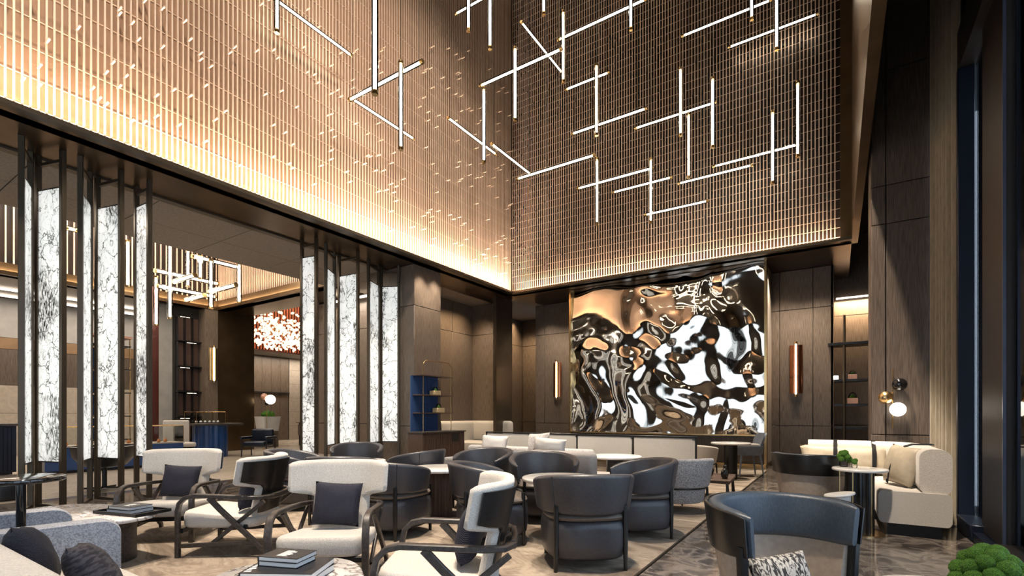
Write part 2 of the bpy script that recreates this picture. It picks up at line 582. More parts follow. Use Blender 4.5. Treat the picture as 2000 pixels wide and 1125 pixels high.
def pillow_bm(w, h, t, n=14, pinch=0.06):
    """scatter cushion standing in the XZ plane, thickness along Y"""
    bm = bmesh.new()

    def pt(u, v, s):
        e = (1 - abs(u) ** 2.6) * (1 - abs(v) ** 2.6)
        x = u * w / 2 * (1 - pinch * (1 - v * v) * abs(u))
        z = v * h / 2 * (1 - pinch * (1 - u * u) * abs(v))
        y = s * t / 2 * max(e, 0) ** 0.45 + 0.008 * noise.noise(Vector((u * 2, v * 2, s * 3)))
        return (x, y if e > 0 else 0, z)
    g = {}
    for s in (-1, 1):
        for i in range(n + 1):
            for j in range(n + 1):
                u, v = -1 + 2 * i / n, -1 + 2 * j / n
                edge = i in (0, n) or j in (0, n)
                key = (i, j, 0 if edge else s)
                if key not in g:
                    g[key] = bm.verts.new(pt(u, v, s))
    for s in (-1, 1):
        for i in range(n):
            for j in range(n):
                q = []
                for a, b in ((i, j), (i + 1, j), (i + 1, j + 1), (i, j + 1)):
                    edge = a in (0, n) or b in (0, n)
                    q.append(g[(a, b, 0 if edge else s)])
                bm.faces.new(q)
    return bm


def lathe(name, prof, m, parent=None, n=24, loc=(0, 0, 0)):
    return build(name, lathe_bm(prof, n), m, parent, loc)


def bar(name, pts, r, m, parent=None, n=8, rect=None):
    return build(name, tube_bm(pts, r, n, rect=rect), m, parent)


def struct(o, label):
    o['kind'] = 'structure'
    o['label'] = label
    return o


# ================================================================== STRUCTURE
SOF = 4.80          # underside of the soffits
TOP = 13.8          # ceiling of the tall hall
J1, J2 = 0.98, 3.83  # heights of the horizontal veneer joints


def sbox(name, label, x0, x1, y0, y1, z0, z1, m, bevel=0.0):
    return struct(box(name, x0, x1, y0, y1, z0, z1, m, None, bevel), label)


def panels(parent, plane, fixed, cuts, zs, m, t=0.03, gap=0.006, name='panel'):
    """veneer panels standing proud of a wall; plane 'x+' faces +X, 'y-' faces -Y"""
    for a0, a1 in zip(cuts, cuts[1:]):
        for z0, z1 in zip(zs, zs[1:]):
            a, b = a0 + gap, a1 - gap
            c, d = z0 + gap, z1 - gap
            if plane == 'x+':
                box(name, fixed, fixed + t, a, b, c, d, m, parent, 0.003, 1)
            else:
                box(name, a, b, fixed - t, fixed, c, d, m, parent, 0.003, 1)


# floors
floor = sbox('floor', 'dark polished marble floor of the lounge', -9.8, 1.6, -4.6, 16.2, -0.12, -0.010, M_GAP)
for i in range(2):
    for j in range(14):
        x0 = -1.29 + i * 1.20
        box('floor_tile', x0 + 0.002, x0 + 1.198, -2.4 + j * 1.2, -1.203 + j * 1.2, -0.010, 0.0, M_FLOOR, floor)
for i in range(2):
    for j in range(14):
        x0 = -9.8 + i * 1.5
        box('floor_tile', x0 + 0.002, x0 + 1.498, -2.4 + j * 1.2, -1.203 + j * 1.2, -0.010, 0.0, M_FLOOR, floor)
for i in range(5):
    box('floor_tile', -6.8 + i * 1.102 + 0.002, -6.8 + (i + 1) * 1.102 - 0.002, 12.32, 13.6, -0.010, 0.0, M_FLOOR, floor)
sbox('floor_shop', 'pale beige stone floor of the shop beyond the screens', -26, -9.8, -4.6, 20, -0.12, 0.0, M_BEIGEFLOOR)
cp = thing('carpet', 'large beige and brown abstract patterned carpet under the lounge seating', 'carpet', (-4.0, 5.6, 0))
box('pile', -2.78, 2.69, -7.0, 6.68, -0.009, 0.014, M_CARPET, cp, 0.004)
box('edge_trim', 2.69, 2.705, -7.0, 6.68, -0.009, 0.010, M_BRONZEPOST, cp)

# outer shell of the building
sbox('ceiling', 'dark ceiling high above the tall hall', -26.2, 1.7, -4.8, 20.2, TOP, TOP + 0.2, M_PLAIN)
sbox('wall_far_left', 'outer wall far left beyond the shop', -26.2, -26, -4.8, 20.2, -0.1, TOP, M_PLAIN)
sbox('wall_far_back', 'outer wall closing the rooms at the back', -26, 1.7, 20, 20.2, -0.1, TOP, M_PLAIN)
sbox('wall_front_left', 'solid wall behind the viewer on the shop side', -26, -8.0, -4.8, -4.6, -0.1, TOP, M_PLAIN)
sbox('wall_front_top', 'dark wall above the front window bay', -8.0, 1.7, -4.8, -4.6, 4.8, TOP, M_PLAIN)
sbox('wall_right_top', 'dark wall above the tall side windows', 1.42, 1.6, -4.8, 8.4, 5.06, TOP, M_NAVYF)
sbox('wall_right_corner', 'dark wall piece above the curtain end of the windows', 1.24, 1.42, 7.35, 8.4, 5.06, TOP, M_NAVYF)
sbox('wall_right_back', 'side wall behind the curtain', 1.24, 1.30, 8.4, 20.2, -0.1, TOP, M_PLAIN)
fw = sbox('window_2', 'front window bay behind the viewer', -8.0, 1.3, -4.72, -4.66, -0.1, 0.15, M_NAVYF)
for i in range(7):
    box('mullion', -7.9 + i * 1.5 - 0.05, -7.9 + i * 1.5 + 0.05, -4.76, -4.62, 0.15, 4.8, M_NAVYF, fw)

# ---- left: the slatted wall of the tall hall
Y_CORN = 12.2
wl = sbox('wall_left', 'copper backing wall with vertical rods on the left side of the hall', -8.30, -8.12, -4.6, Y_CORN + 0.12, SOF, TOP, M_SLATBACK)
rod_me = None
PITCH = 0.0715


def rod_mesh(h, wd, dp):
    b = bm_box(-dp / 2, dp / 2, -wd / 2, wd / 2, 0, h)
    me = bpy.data.meshes.new('rod')
    b.to_mesh(me)
    b.free()
    me.materials.append(M_ROD)
    return me


rod_me = rod_mesh(TOP - SOF - 0.02, 0.019, 0.022)
n_left = int((Y_CORN - 0.55) / PITCH)
for i in range(n_left):
    link('rod', rod_me, None, wl, (-8.011, Y_CORN - 0.03 - i * PITCH, SOF + 0.015), smooth=0)
pin_me = bpy.data.meshes.new('pin')
b = bm_box(-0.075, 0.075, -0.009, 0.009, -0.009, 0.009)
b.to_mesh(pin_me)
b.free()
pin_me.materials.append(M_ROD)
random.seed(11)
seen = set()
while len(seen) < 290:
    k = random.randrange(n_left)
    z = SOF + 0.35 + random.random() ** 1.1 * (0.6 + (n_left - k < 70) * 1.4 + 6.0 * (1 - k / n_left))
    key = (k, int(z / 0.15))
    if key in seen:
        continue
    seen.add(key)
    link('pin', pin_me, None, wl, (-7.965, Y_CORN - 0.03 - k * PITCH, z), smooth=0)
for j in range(14):
    box('cross_wire', -8.11, -8.104, 0.6, Y_CORN, SOF + 0.14 + j * 0.36, SOF + 0.147 + j * 0.36, M_ROD, wl)
box('led_strip', -8.10, -8.085, -4.5, Y_CORN, SOF + 0.03, SOF + 0.05, M_LED, wl)

# ---- back: the slatted wall over the artwork
wb = sbox('wall_back_upper', 'dark copper backing wall with vertical rods above the artwork', -8.12, 0.25, Y_CORN + 0.12, Y_CORN + 0.30, SOF, TOP, M_SLATDARK)
rod2 = rod_me
n_back = int(8.0 / 0.0695)
for i in range(n_back):
    o = link('rod', rod2, None, wb, (-7.96 + i * 0.0695, Y_CORN + 0.011, SOF + 0.015), (0, 0, R(90)), smooth=0)
pinb_me = bpy.data.meshes.new('dark_pin')
b = bm_box(-0.024, 0.024, -0.03, 0.03, -0.024, 0.024)
b.to_mesh(pinb_me)
b.free()
pinb_me.materials.append(M_BLACK)
random.seed(5)
spots = set()
rest = bmesh.new()
while len(spots) < 760:
    k = random.randrange(n_back - 1)
    top_z = SOF + 0.5 + (3.6 + 4.0 * (1 - k / n_back)) * random.random() ** 0.9
    key = (k, int(top_z / 0.10))
    if key in spots:
        continue
    spots.add(key)
    x = -7.96 + (k + 0.5) * 0.0695
    if len(spots) <= 290:
        link('pin', pinb_me, None, wb, (x, Y_CORN + 0.03, top_z), smooth=0)
    else:
        bm_box(x - 0.024, x + 0.024, Y_CORN, Y_CORN + 0.06, top_z - 0.024, top_z + 0.024, bm=rest)
tag(build('pin_field', rest, M_BLACK, wb, smooth=0), kind='stuff')
for j in range(46):
    box('cross_wire', -8.0, 0.05, Y_CORN + 0.026, Y_CORN + 0.034, SOF + 0.10 + j * 0.195, SOF + 0.108 + j * 0.195, M_ROD, wb)
box('led_strip', -8.0, 0.04, Y_CORN + 0.09, Y_CORN + 0.105, SOF + 0.03, SOF + 0.05, M_LED, wb)
box('end_panel', 0.055, 0.25, Y_CORN - 0.02, Y_CORN + 0.11, SOF, TOP, M_BRONZE, wb)
box('corner_trim', -8.03, -8.0, Y_CORN - 0.0, Y_CORN + 0.03, SOF, TOP, M_BRONZEPOST, wb)
sbox('wall_right_upper', 'hanging bronze fascia along the right edge of the tall hall', 0.25, 0.36, -1.0, Y_CORN + 0.3, SOF, TOP, M_BRONZE)

# ---- soffits
so = sbox('ceiling_soffit_left', 'dark polished bronze soffit under the left slatted wall', -9.20, -7.985, -4.6, 12.95, SOF - 0.0, SOF + 0.012, M_BRONZE)
box('added_light_channel', -7.998, -7.880, -4.6, Y_CORN - 0.10, SOF - 0.020, SOF + 0.0, M_BRONZEPOST, so)  # added trough that houses the extra front light strip
box('added_channel_lip', -7.888, -7.880, -4.6, Y_CORN - 0.10, SOF, SOF + 0.035, M_BRONZEPOST, so)
box('inner_edge', -9.34, -9.20, -4.6, 9.9, SOF - 0.03, SOF + 0.012, M_BRONZEPOST, so)
box('soffit_core', -9.34, -8.30, -4.6, 12.95, SOF + 0.012, SOF + 0.5, M_PLAIN, so)
so = sbox('ceiling_soffit_back', 'dark polished bronze soffit over the artwork wall', -7.985, 0.25, Y_CORN - 0.02, 16.2, SOF, SOF + 0.012, M_BRONZE)
box('added_light_channel', -7.88, 0.25, Y_CORN - 0.12, Y_CORN - 0.02, SOF - 0.020, SOF + 0.0, M_BRONZEPOST, so)  # added trough for the extra strip before the back rods
box('added_channel_lip', -7.88, 0.25, Y_CORN - 0.12, Y_CORN - 0.112, SOF, SOF + 0.035, M_BRONZEPOST, so)
box('soffit_core', -10.2, 0.25, Y_CORN + 0.31, 16.2, SOF + 0.012, SOF + 0.4, M_PLAIN, so)
al = sbox('ceiling_alcove', 'grey plaster ceiling of the wood lined alcoves', -10.2, -7.985, 9.4, 16.2, SOF - 0.0, SOF + 0.011, M_GREYTILE)
al.location.z = 0.001

# grey ceiling tiles between the screens and the shop
ct = sbox('ceiling_shop', 'grey tiled ceiling beyond the screens', -11.8, -9.34, -4.6, 10.0, SOF + 0.016, SOF + 0.3, M_GAP)
for i in range(2):
    for j in range(8):
        box('ceiling_tile', -11.78 + i * 1.22, -10.575 + i * 1.22, -2.5 + j * 1.55, -0.962 + j * 1.55, SOF, SOF + 0.016, M_GREYTILE, ct, 0.004, 1)

# ---- wood piers, alcoves and back wall
pier = sbox('wall_pier', 'walnut panelled pier beside the lit screens', -9.95, -8.34, 8.53, 9.44, 0, SOF, M_GAP)
panels(pier, 'x+', -8.34, [8.5, 9.44], [0, J1, J2, SOF], M_WOOD)
panels(pier, 'y-', 8.53, [-9.95, -8.31], [0, J1, J2, SOF], M_WOOD)
wa = sbox('wall_alcove', 'walnut panelled rear of the alcove with the banquette', -10.2, -10.03, 9.44, 13.0, 0, SOF, M_GAP)
panels(wa, 'x+', -10.03, [9.44, 10.7, 11.9, 12.93], [0, J1, J2, SOF], M_WOOD)
wa2 = sbox('wall_alcove_end', 'walnut panelled end wall of the banquette alcove', -10.03, -8.66, 12.93, 13.06, 0, SOF, M_GAP)
panels(wa2, 'y-', 12.93, [-10.0, -8.66], [0, J1, J2, SOF], M_WOOD)
sbox('trim_1', 'dark bronze corner post between the two alcoves', -8.66, -8.54, 12.2, 13.06, 0, SOF, M_BRONZEPOST)
wr = sbox('wall_recess', 'walnut panelled side of the narrow recess', -10.2, -10.03, 13.06, 16.1, 0, SOF, M_GAP)
panels(wr, 'x+', -10.03, [13.06, 14.6, 16.0], [0, J1, J2, SOF], M_WOOD)
wr2 = sbox('wall_recess_end', 'walnut panelled end of the narrow recess', -10.03, -8.25, 16.03, 16.2, 0, SOF, M_GAP)
panels(wr2, 'y-', 16.03, [-10.0, -8.25], [0, J1, J2, SOF], M_WOOD)
bk = sbox('wall_back', 'walnut panelled back wall around the artwork', -8.25, -0.10, 14.03, 14.2, 0, SOF, M_GAP)
panels(bk, 'y-', 14.03, [-8.25, -7.9, -6.28], [0, J1, J2, SOF], M_WOOD)
panels(bk, 'y-', 14.03, [-1.6, -1.195, -0.486, -0.07], [0, J1, J2, SOF], M_WOOD)
ni = sbox('wall_niche', 'walnut panelled niche behind the right hand shelf', -0.12, 1.22, 15.63, 15.8, 0, TOP, M_GAP)
panels(ni, 'y-', 15.63, [-0.10, 1.22], [0, J1, J2, 5.9, 8.6, 11.2, TOP], M_WOODD)
box('side_panel', -0.12, -0.07, 14.0, 15.6, 0, SOF, M_WOODD, ni)
box('light_bar', -0.02, 1.15, 15.50, 15.53, 4.26, 4.30, M_LEDSOFT, ni)
area_light('niche_light', (0.45, 15.42, 4.28), (1.1, 0.06), 60, WARM, (R(12), 0, 0), 120)
co = sbox('wall_column', 'tall walnut panelled column beside the curtain', 0.42, 1.0, 8.41, 9.1, 0, TOP, M_GAP)
panels(co, 'y-', 8.41, [0.39, 0.552, 1.02], [0, J1, J2, 4.35, 5.9, 6.7, 9.0, 11.2, TOP], M_WOODD)
box('side_panel', 0.39, 0.42, 8.42, 9.1, 0, TOP, M_WOODD, co)

# ---- right: curtain and tall windows
cu = thing('curtain', 'floor to ceiling olive beige curtain between the column and the window', 'curtain', (1.06, 7.9, 0))
bm = bmesh.new()
rows = []
for s in range(61):
    f = s / 60
    x = -0.05 + 0.11 * f
    y = 0.44 - 0.98 * f
    wv = 0.028 * math.sin(f * 2 * PI * 6.3) + 0.010 * math.sin(f * 31)
    rows.append((x + wv * 0.99, y + wv * 0.12))
fr = [[(x, y, z) for x, y in rows] for z in (0.015, 4.0, 9.0, TOP)]
for off in (0, 1):
    vs = [[bm.verts.new((p[0] + off * 0.012, p[1], p[2])) for p in lv] for lv in fr]
    for a, c in zip(vs, vs[1:]):
        for i in range(60):
            bm.faces.new((a[i], a[i + 1], c[i + 1], c[i]))
build('drape', bm, M_CURTAIN, cu, smooth=80)
box('hem', -0.04, 0.06, -0.54, 0.40, 0.003, 0.016, M_CURTAIN, cu)
win = sbox('window_1', 'tall dark framed window bay on the right', 1.12, 1.42, -4.6, 7.35, -0.1, 0.09, M_NAVYF)
for y0, y1, x0, x1, m in ((7.25, 7.34, 1.11, 1.252, M_NAVYF), (5.87, 6.65, 1.20, 1.30, M_BROWNF), (3.8, 4.0, 1.16, 1.34, M_BROWNF),
                          (1.7, 1.9, 1.16, 1.34, M_BROWNF), (-0.4, -0.2, 1.16, 1.34, M_BROWNF), (-2.4, -2.2, 1.16, 1.34, M_BROWNF)):
    box('mullion', x0, x1, y0, y1, 0.09, 5.06, m, win, 0.008, 1)
box('sill', 1.10, 1.27, 6.6, 7.25, 0.0, 0.16, M_NAVYF, win, 0.01, 1)
box('sill', 1.13, 1.33, -4.5, 5.87, 0.0, 0.14, M_BROWNF, win, 0.01, 1)
box('header', 1.12, 1.42, -4.5, 7.35, 5.06, 5.5, M_BROWNF, win)
box('glazing_bead', 1.185, 1.205, 5.845, 5.87, 0.14, 5.06, mat('steel_bead', (0.10, 0.12, 0.18), 0.3, 0.6), win)
for y0, y1 in ((4.0, 5.87), (1.9, 3.8), (-0.2, 1.7), (-2.2, -0.4)):
    box('pane', 1.24, 1.248, y0, y1, 0.12, 5.06, M_WINGLASS, win)
box('pane', 1.256, 1.262, 6.65, 7.30, 0.12, 5.06, M_WINGLASS, win)

# ---- shop side: second hall, far walls
V2 = sbox('wall_shop_back', 'glowing ribbed wall of the second hall above the shop', -17.8, -11.8, 8.70, 8.95, SOF, 8.2, M_SLATBACK)
rod3 = rod_mesh(8.2 - SOF - 0.02, 0.03, 0.03)
for i in range(58):
    link('rod', rod3, None, V2, (-11.85 - i * 0.1, 8.66, SOF + 0.015), (0, 0, R(90)), smooth=0)
V1 = sbox('wall_shop_left', 'ribbed light wall of the second hall on its far side', -17.95, -17.72, -2.0, 8.95, SOF, 8.2, M_SLATDARK)
for i in range(66):
    link('rod', rod3, None, V1, (-17.62, 8.6 - i * 0.15, SOF + 0.015), smooth=0)
box('led_strip', -17.71, -17.69, -2.0, 8.6, SOF + 0.03, SOF + 0.06, M_LED, V1)
box('led_strip', -17.6, -11.9, 8.68, 8.695, SOF + 0.03, SOF + 0.06, M_LED, V2)
area_light('shop_cove_light', (-14.7, 8.6, 4.9), (5.6, 0.1), 170, WARM, (R(180), 0, 0))
area_light('shop_cove_light', (-17.55, 4.0, 4.9), (0.1, 9.0), 190, WARM, (R(180), 0, 0))
sbox('wall_shop_right', 'inner face above the grey shop ceiling', -11.8, -11.6, -4.6, 8.95, SOF + 0.3, 8.2, M_PLAIN)
sbox('ceiling_second_hall', 'dark ceiling of the second hall', -26, -11.6, -4.7, 20.1, 8.2, 8.4, M_PLAIN)
sbox('ceiling_soffit_shop', 'bronze soffit behind the second hall', -26.0, -11.6, 8.62, 9.85, SOF, SOF + 0.3, M_BRONZE)
sbox('ceiling_soffit_left_shop', 'dark low soffit over the shop shelves', -26.0, -17.6, -4.6, 8.62, SOF, SOF + 0.3, M_BRONZE)
jb = sbox('wall_jamb', 'wide dark bronze jamb beside the opening to the far lounge', -18.2, -17.6, 8.66, 9.9, 0, SOF, M_BRONZE)
pw = sbox('wall_partition', 'walnut wall behind the right group of lit screens', -14.0, -9.95, 10.03, 10.2, 0, SOF, M_GAP)
panels(pw, 'y-', 10.03, [-14.0, -12.6, -12.1, -11.0, -10.5, -9.95], [0, J1, J2, SOF], M_WOOD)
for x0 in (-12.55, -10.95):
    box('niche_shade_plate', x0, x0 + 0.42, 9.985, 10.0, 1.0, 4.3, M_GAP, pw)  # flat dark plate in place of the shade inside a niche
    for k in range(4):
        box('niche_shelf', x0, x0 + 0.42, 9.80, 10.0, 1.0 + k * 0.95, 1.03 + k * 0.95, M_BLACK, pw)
box('light_bar', -13.2, -9.9, 9.7, 9.74, 4.66, 4.72, M_LEDSOFT, pw)
area_light('partition_light', (-11.6, 9.5, 4.7), (3.4, 0.1), 45, SOFT, (R(20), 0, 0))

# shop walls at the far left
sw = sbox('wall_shop', 'layered grey and brown wall behind the shop counters', -21.4, -21.2, -4.6, 8.62, 0, SOF, M_GAP)
for z0, z1, m in ((0, 1.3, M_STONEWALL), (1.3, 2.15, M_STONEWALL), (2.15, 3.25, M_WOODD), (3.25, 3.6, M_TAN), (3.6, SOF, M_GREYWALL)):
    for k in range(5):
        box('panel', -21.2, -21.15, -3.5 + k * 2.4, -1.11 + k * 2.4, z0 + 0.006, z1 - 0.006, m, sw)
box('light_cove', -19.6, -19.5, -4.0, 8.4, SOF - 0.05, SOF, M_LEDSOFT, sw)
box('light_cove', -20.7, -20.6, -4.0, 8.4, SOF - 0.05, SOF, M_LEDSOFT, sw)
area_light('shop_light', (-15.0, 4.2, 7.8), (4.5, 7.5), 620, SOFT)
area_light('shop_wall_light', (-19.6, 4.2, 4.7), (2.2, 7.5), 190, SOFT)
area_light('passage_light', (-10.6, 4.5, 4.72), (0.8, 7.0), 70, SOFT)
area_light('alcove_light', (-9.55, 11.2, 4.72), (0.25, 2.4), 55, WARM, spread=110)
area_light('recess_light', (-9.3, 15.3, 4.72), (1.2, 0.3), 42, WARM, spread=110)
sc_ = sbox('trim_2', 'grey steel clad column in the shop', -18.6, -18.2, 6.95, 7.35, 0, SOF, M_BRONZEPOST, 0.02)
box('facing', -18.21, -18.17, 6.97, 7.5, 0, SOF, M_GREYWALL, sc_)
lr = sbox('wall_shop_shelf', 'dark wall unit with stepped leather niches in the shop', -18.25, -18.05, 7.5, 8.66, 0, SOF, M_GAP)
for r_ in range(5):
    z0 = 0.35 + r_ * 0.83
    for k in range(3):
        y0 = 7.54 + k * 0.23
        box('niche_back', -18.05, -18.02, y0 + 0.01, y0 + 0.22, z0 + 0.04, z0 + 0.78, mat('brown_leather_tile', (0.075, 0.038, 0.026), 0.5), lr)
        box('divider_fin', -18.05, -17.86, y0 - 0.006, y0 + 0.006, z0, z0 + 0.8, M_BLACK, lr)
    box('shelf_board', -18.05, -17.84, 7.52, 8.25, z0 - 0.012, z0 + 0.012, M_BLACK, lr)
    box('shelf_light', -17.90, -17.888, 7.62 + 0.2 * (r_ % 2), 7.9 + 0.2 * (r_ % 2), z0 + 0.775, z0 + 0.787, M_LEDSOFT, lr)
box('pier_panel', -18.05, -17.62, 8.25, 8.655, 0, SOF, M_WOOD, lr)

# far lounge through the opening
fl = sbox('wall_far_lounge', 'wood and stone wall of the far lounge seen through the opening', -23.3, -23.1, 9.9, 20, 0, SOF, M_GAP)
for k in range(9):
    y0 = 10.6 + k * 0.46
    box('plank', -23.1, -23.05, y0, y0 + 0.45, 2.35, 4.1, M_WOOD, fl)
    box('plank', -23.1, -23.08, y0, y0 + 0.45, 0, 2.3, M_WOOD, fl)
box('lintel', -23.1, -22.98, 10.6, 14.74, 2.3, 2.36, M_GAP, fl)
for r_ in range(6):
    for k in range(3):
        box('stone_block', -23.1, -23.06, 14.78 + k * 1.2, 15.97 + k * 1.2, r_ * 0.7 + 0.004, r_ * 0.7 + 0.696, M_STONEWALL, fl)
sbox('ceiling_far_lounge', 'pale ceiling of the far lounge', -23.2, -21.6, 9.85, 20, 4.1, 4.3, M_GREYWALL)
rs = sbox('wall_far_red', 'red copper ribbed recess over the far chandelier', -21.6, -21.4, 9.85, 20, 4.1, 8.2, M_RED)
rod4 = rod_mesh(3.8, 0.05, 0.05)
rod4.materials.clear()
rod4.materials.append(M_REDSLAT)
for k in range(50):
    link('rod', rod4, None, rs, (-21.33, 10.2 + k * 0.14, 4.15), smooth=0)
area_light('far_lounge_light', (-20.5, 13.5, 7.6), (3.0, 5.0), 520, SOFT)
area_light('far_lounge_wall_light', (-22.3, 13.5, 4.05), (0.7, 6.0), 110, SOFT)
sbox('wall_far_side', 'side wall of the far lounge', -14.2, -14.0, 10.03, 20, 0, 8.2, M_PLAIN)


# ================================================================== ARTWORK
art = thing('relief_artwork', 'huge rippled mirror polished metal relief on the back wall', 'artwork', (-3.85, 12.76, 0))
AW, AZ0, AZ1 = 2.455, 0.78, SOF - 0.01
NX, NZ = 250, 205


def relief(x, z):
    p = Vector((x * 0.62 + 3.1, z * 0.62 + 1.7, 0.4))
    q = Vector((noise.noise(p * 1.1 + Vector((5, 0, 0))), noise.noise(p * 1.1 + Vector((0, 9, 0))), 0))
    # calm in the upper left, lively in the middle and below
    calm = min(1.0, max(0.0, (z - 2.7) * 0.7)) * min(1.0, max(0.0, (-x - 0.1) * 0.9))
    lively = 1 - 0.85 * calm
    h = noise.noise(p * 1.3 + q * 0.7) * 0.13 + noise.noise(p * 2.7 + q * 1.0) * 0.115 * lively + noise.noise(p * 4.6 + Vector((3, 1, 0))) * 0.028 * lively
    return h


vs, fs = [], []
for j in range(NZ + 1):
    for i in range(NX + 1):
        x = -AW + 2 * AW * i / NX
        z = AZ0 + (AZ1 - AZ0) * j / NZ
        vs.append((x, 0.0 - relief(x, z) * 0.5, z))
for j in range(NZ):
    for i in range(NX):
        a = j * (NX + 1) + i
        fs.append((a, a + 1, a + NX + 2, a + NX + 1))
me = bpy.data.meshes.new('relief_sheet')
me.from_pydata(vs, [], fs)
link('relief_sheet', me, M_MIRROR, art, (0, -0.02, 0), smooth=180)
box('backing_box', -AW - 0.02, AW + 0.02, 0.10, 1.22, 0.10, SOF - 0.005, M_STONEWALL, art)
box('base_board', -AW, AW, 0.04, 0.10, 0.12, AZ0 - 0.03, M_WOODD, art)
box('ledge', -AW, AW, -0.06, 0.10, AZ0 - 0.03, AZ0 + 0.0, M_BRASS, art)
box('plinth', -AW - 0.03, AW + 0.03, -0.03, 1.22, 0.0, 0.10, M_BRASS, art)
for s in (-1, 1):
    box('side_trim', s * (AW + 0.025) - 0.025, s * (AW + 0.025) + 0.025, -0.10, 0.12, 0.10, SOF - 0.005, M_BRASS, art)

# ================================================================== LIT SCREENS
ORD = ['first', 'second', 'third', 'fourth', 'fifth', 'sixth', 'seventh', 'eighth', 'ninth', 'tenth', 'eleventh', 'twelfth',
       'thirteenth', 'fourteenth', 'fifteenth', 'sixteenth', 'seventeenth', 'eighteenth', 'nineteenth', 'twentieth', 'twenty first', 'twenty second']


def screen(p, q, top, low, label, group):
    """a twisted frame from floor to soffit that carries a back-lit crackle glass"""
    P, Q = Vector((p[0], p[1])), Vector((q[0], q[1]))
    d = Q - P
    ln = d.length
    t = thing('lit_screen', label, 'screen', (P.x, P.y, 0), math.atan2(d.y, d.x), group)
    for x in (0, ln):
        box('post', x - 0.028, x + 0.028, -0.03, 0.03, 0.0, SOF, M_BRONZEPOST, t, 0.003, 1)
    box('bottom_rail', 0.028, ln - 0.028, -0.022, 0.022, 0.004, 0.035, M_BRONZEPOST, t)
    box('top_rail', 0.028, ln - 0.028, -0.022, 0.022, SOF - 0.16, SOF - 0.12, M_BRONZEPOST, t)
    gl = box('glass_panel', 0.034, ln - 0.034, -0.014, 0.014, low, top, M_SCREEN, t)
    box('glass_edge', 0.034, ln - 0.034, -0.017, 0.017, top, top + 0.018, M_BLACK, gl)
    box('glass_edge', 0.034, ln - 0.034, -0.017, 0.017, low - 0.018, low, M_BLACK, gl)
    return t


GA = [((-8.68, 1.87), (-9.11, 2.05)), ((-9.17, 2.14), (-8.71, 2.28)), ((-8.69, 2.46), (-9.15, 2.70)), ((-9.22, 2.81), (-8.71, 2.93)), ((-9.10, 3.26), (-8.70, 3.28))]
GB = [((-9.10, 6.11), (-8.72, 6.17)), ((-8.88, 6.51), (-9.20, 6.96)), ((-9.24, 7.12), (-8.68, 7.17)), ((-8.91, 7.66), (-9.11, 8.13)), ((-9.13, 8.24), (-8.74, 8.43))]
for i, (p, q) in enumerate(GA):
    screen(p, q, 4.30 if i < 4 else 4.45, 0.62, 'backlit crackled glass screen, %s from the left in the nearer group' % ORD[i], 'lit screens of the nearer group')
for i, (p, q) in enumerate(GB):
    screen(p, q, 4.30 if i else 4.42, 0.62 if i else 0.48, 'backlit crackled glass screen, %s from the left in the farther group' % ORD[i], 'lit screens of the farther group')

# ================================================================== CHANDELIER
CS, CC = math.sin(YAW), math.cos(YAW)


def ray(px):
    r = (px - 1000.0) / FPX
    return r * CC - CS, r * CS + CC


def tube_thing(name, p, q, label, group, ceil, rad=0.024, cat='light tube'):
    p, q = Vector(p), Vector(q)
    c = (p + q) / 2
    t = thing(name, label, cat, c, 0, group)
    p, q = p - c, q - c
    d = (q - p).normalized()
    bar('glass_sleeve', [p, q], rad * 1.5, M_TUBEGLASS, t, 10)
    bar('glowing_core', [p + d * 0.05, q - d * 0.05], rad * 0.70, M_TUBE, t, 8)
    for e, s in ((p, 1), (q, -1)):
        bar('end_cap', [e - d * s * 0.012, e + d * s * 0.035], rad * 1.3, M_BRASS, t, 10)
    if abs(d.z) > 0.9:
        top = p if p.z > q.z else q
        bar('suspension_wire', [top, (top.x, top.y, ceil - c.z)], 0.0045, M_BRONZEPOST, t, 5)
    else:
        for e in (p + d * 0.06, q - d * 0.06):
            bar('suspension_wire', [e, (e.x, e.y, ceil - c.z)], 0.0045, M_BRONZEPOST, t, 5)
    return t


def upright(px, y0, y1, t=None, L=1.2):
    """hanging tube seen at column px between rows y0 and y1; depth follows from its length"""
    if t is None:
        t = L * FPX / (y1 - y0)
    a, b = ray(px)
    z1 = EYE + (810 - y1) * t / FPX
    return (a * t, b * t, z1 + L), (a * t, b * t, z1)


def level(px1, y1, px2, y2, axis, L):
    (a1, b1), (a2, b2) = ray(px1), ray(px2)
    if axis == 'X':
        k = b1 / b2
        t1 = L / abs(a2 * k - a1)
    else:
        k = a1 / a2
        t1 = L / abs(b2 * k - b1)
    t2 = t1 * k
    z = EYE + 0.5 * ((810 - y1) * t1 + (810 - y2) * t2) / FPX
    return (a1 * t1, b1 * t1, z), (a2 * t2, b2 * t2, z)


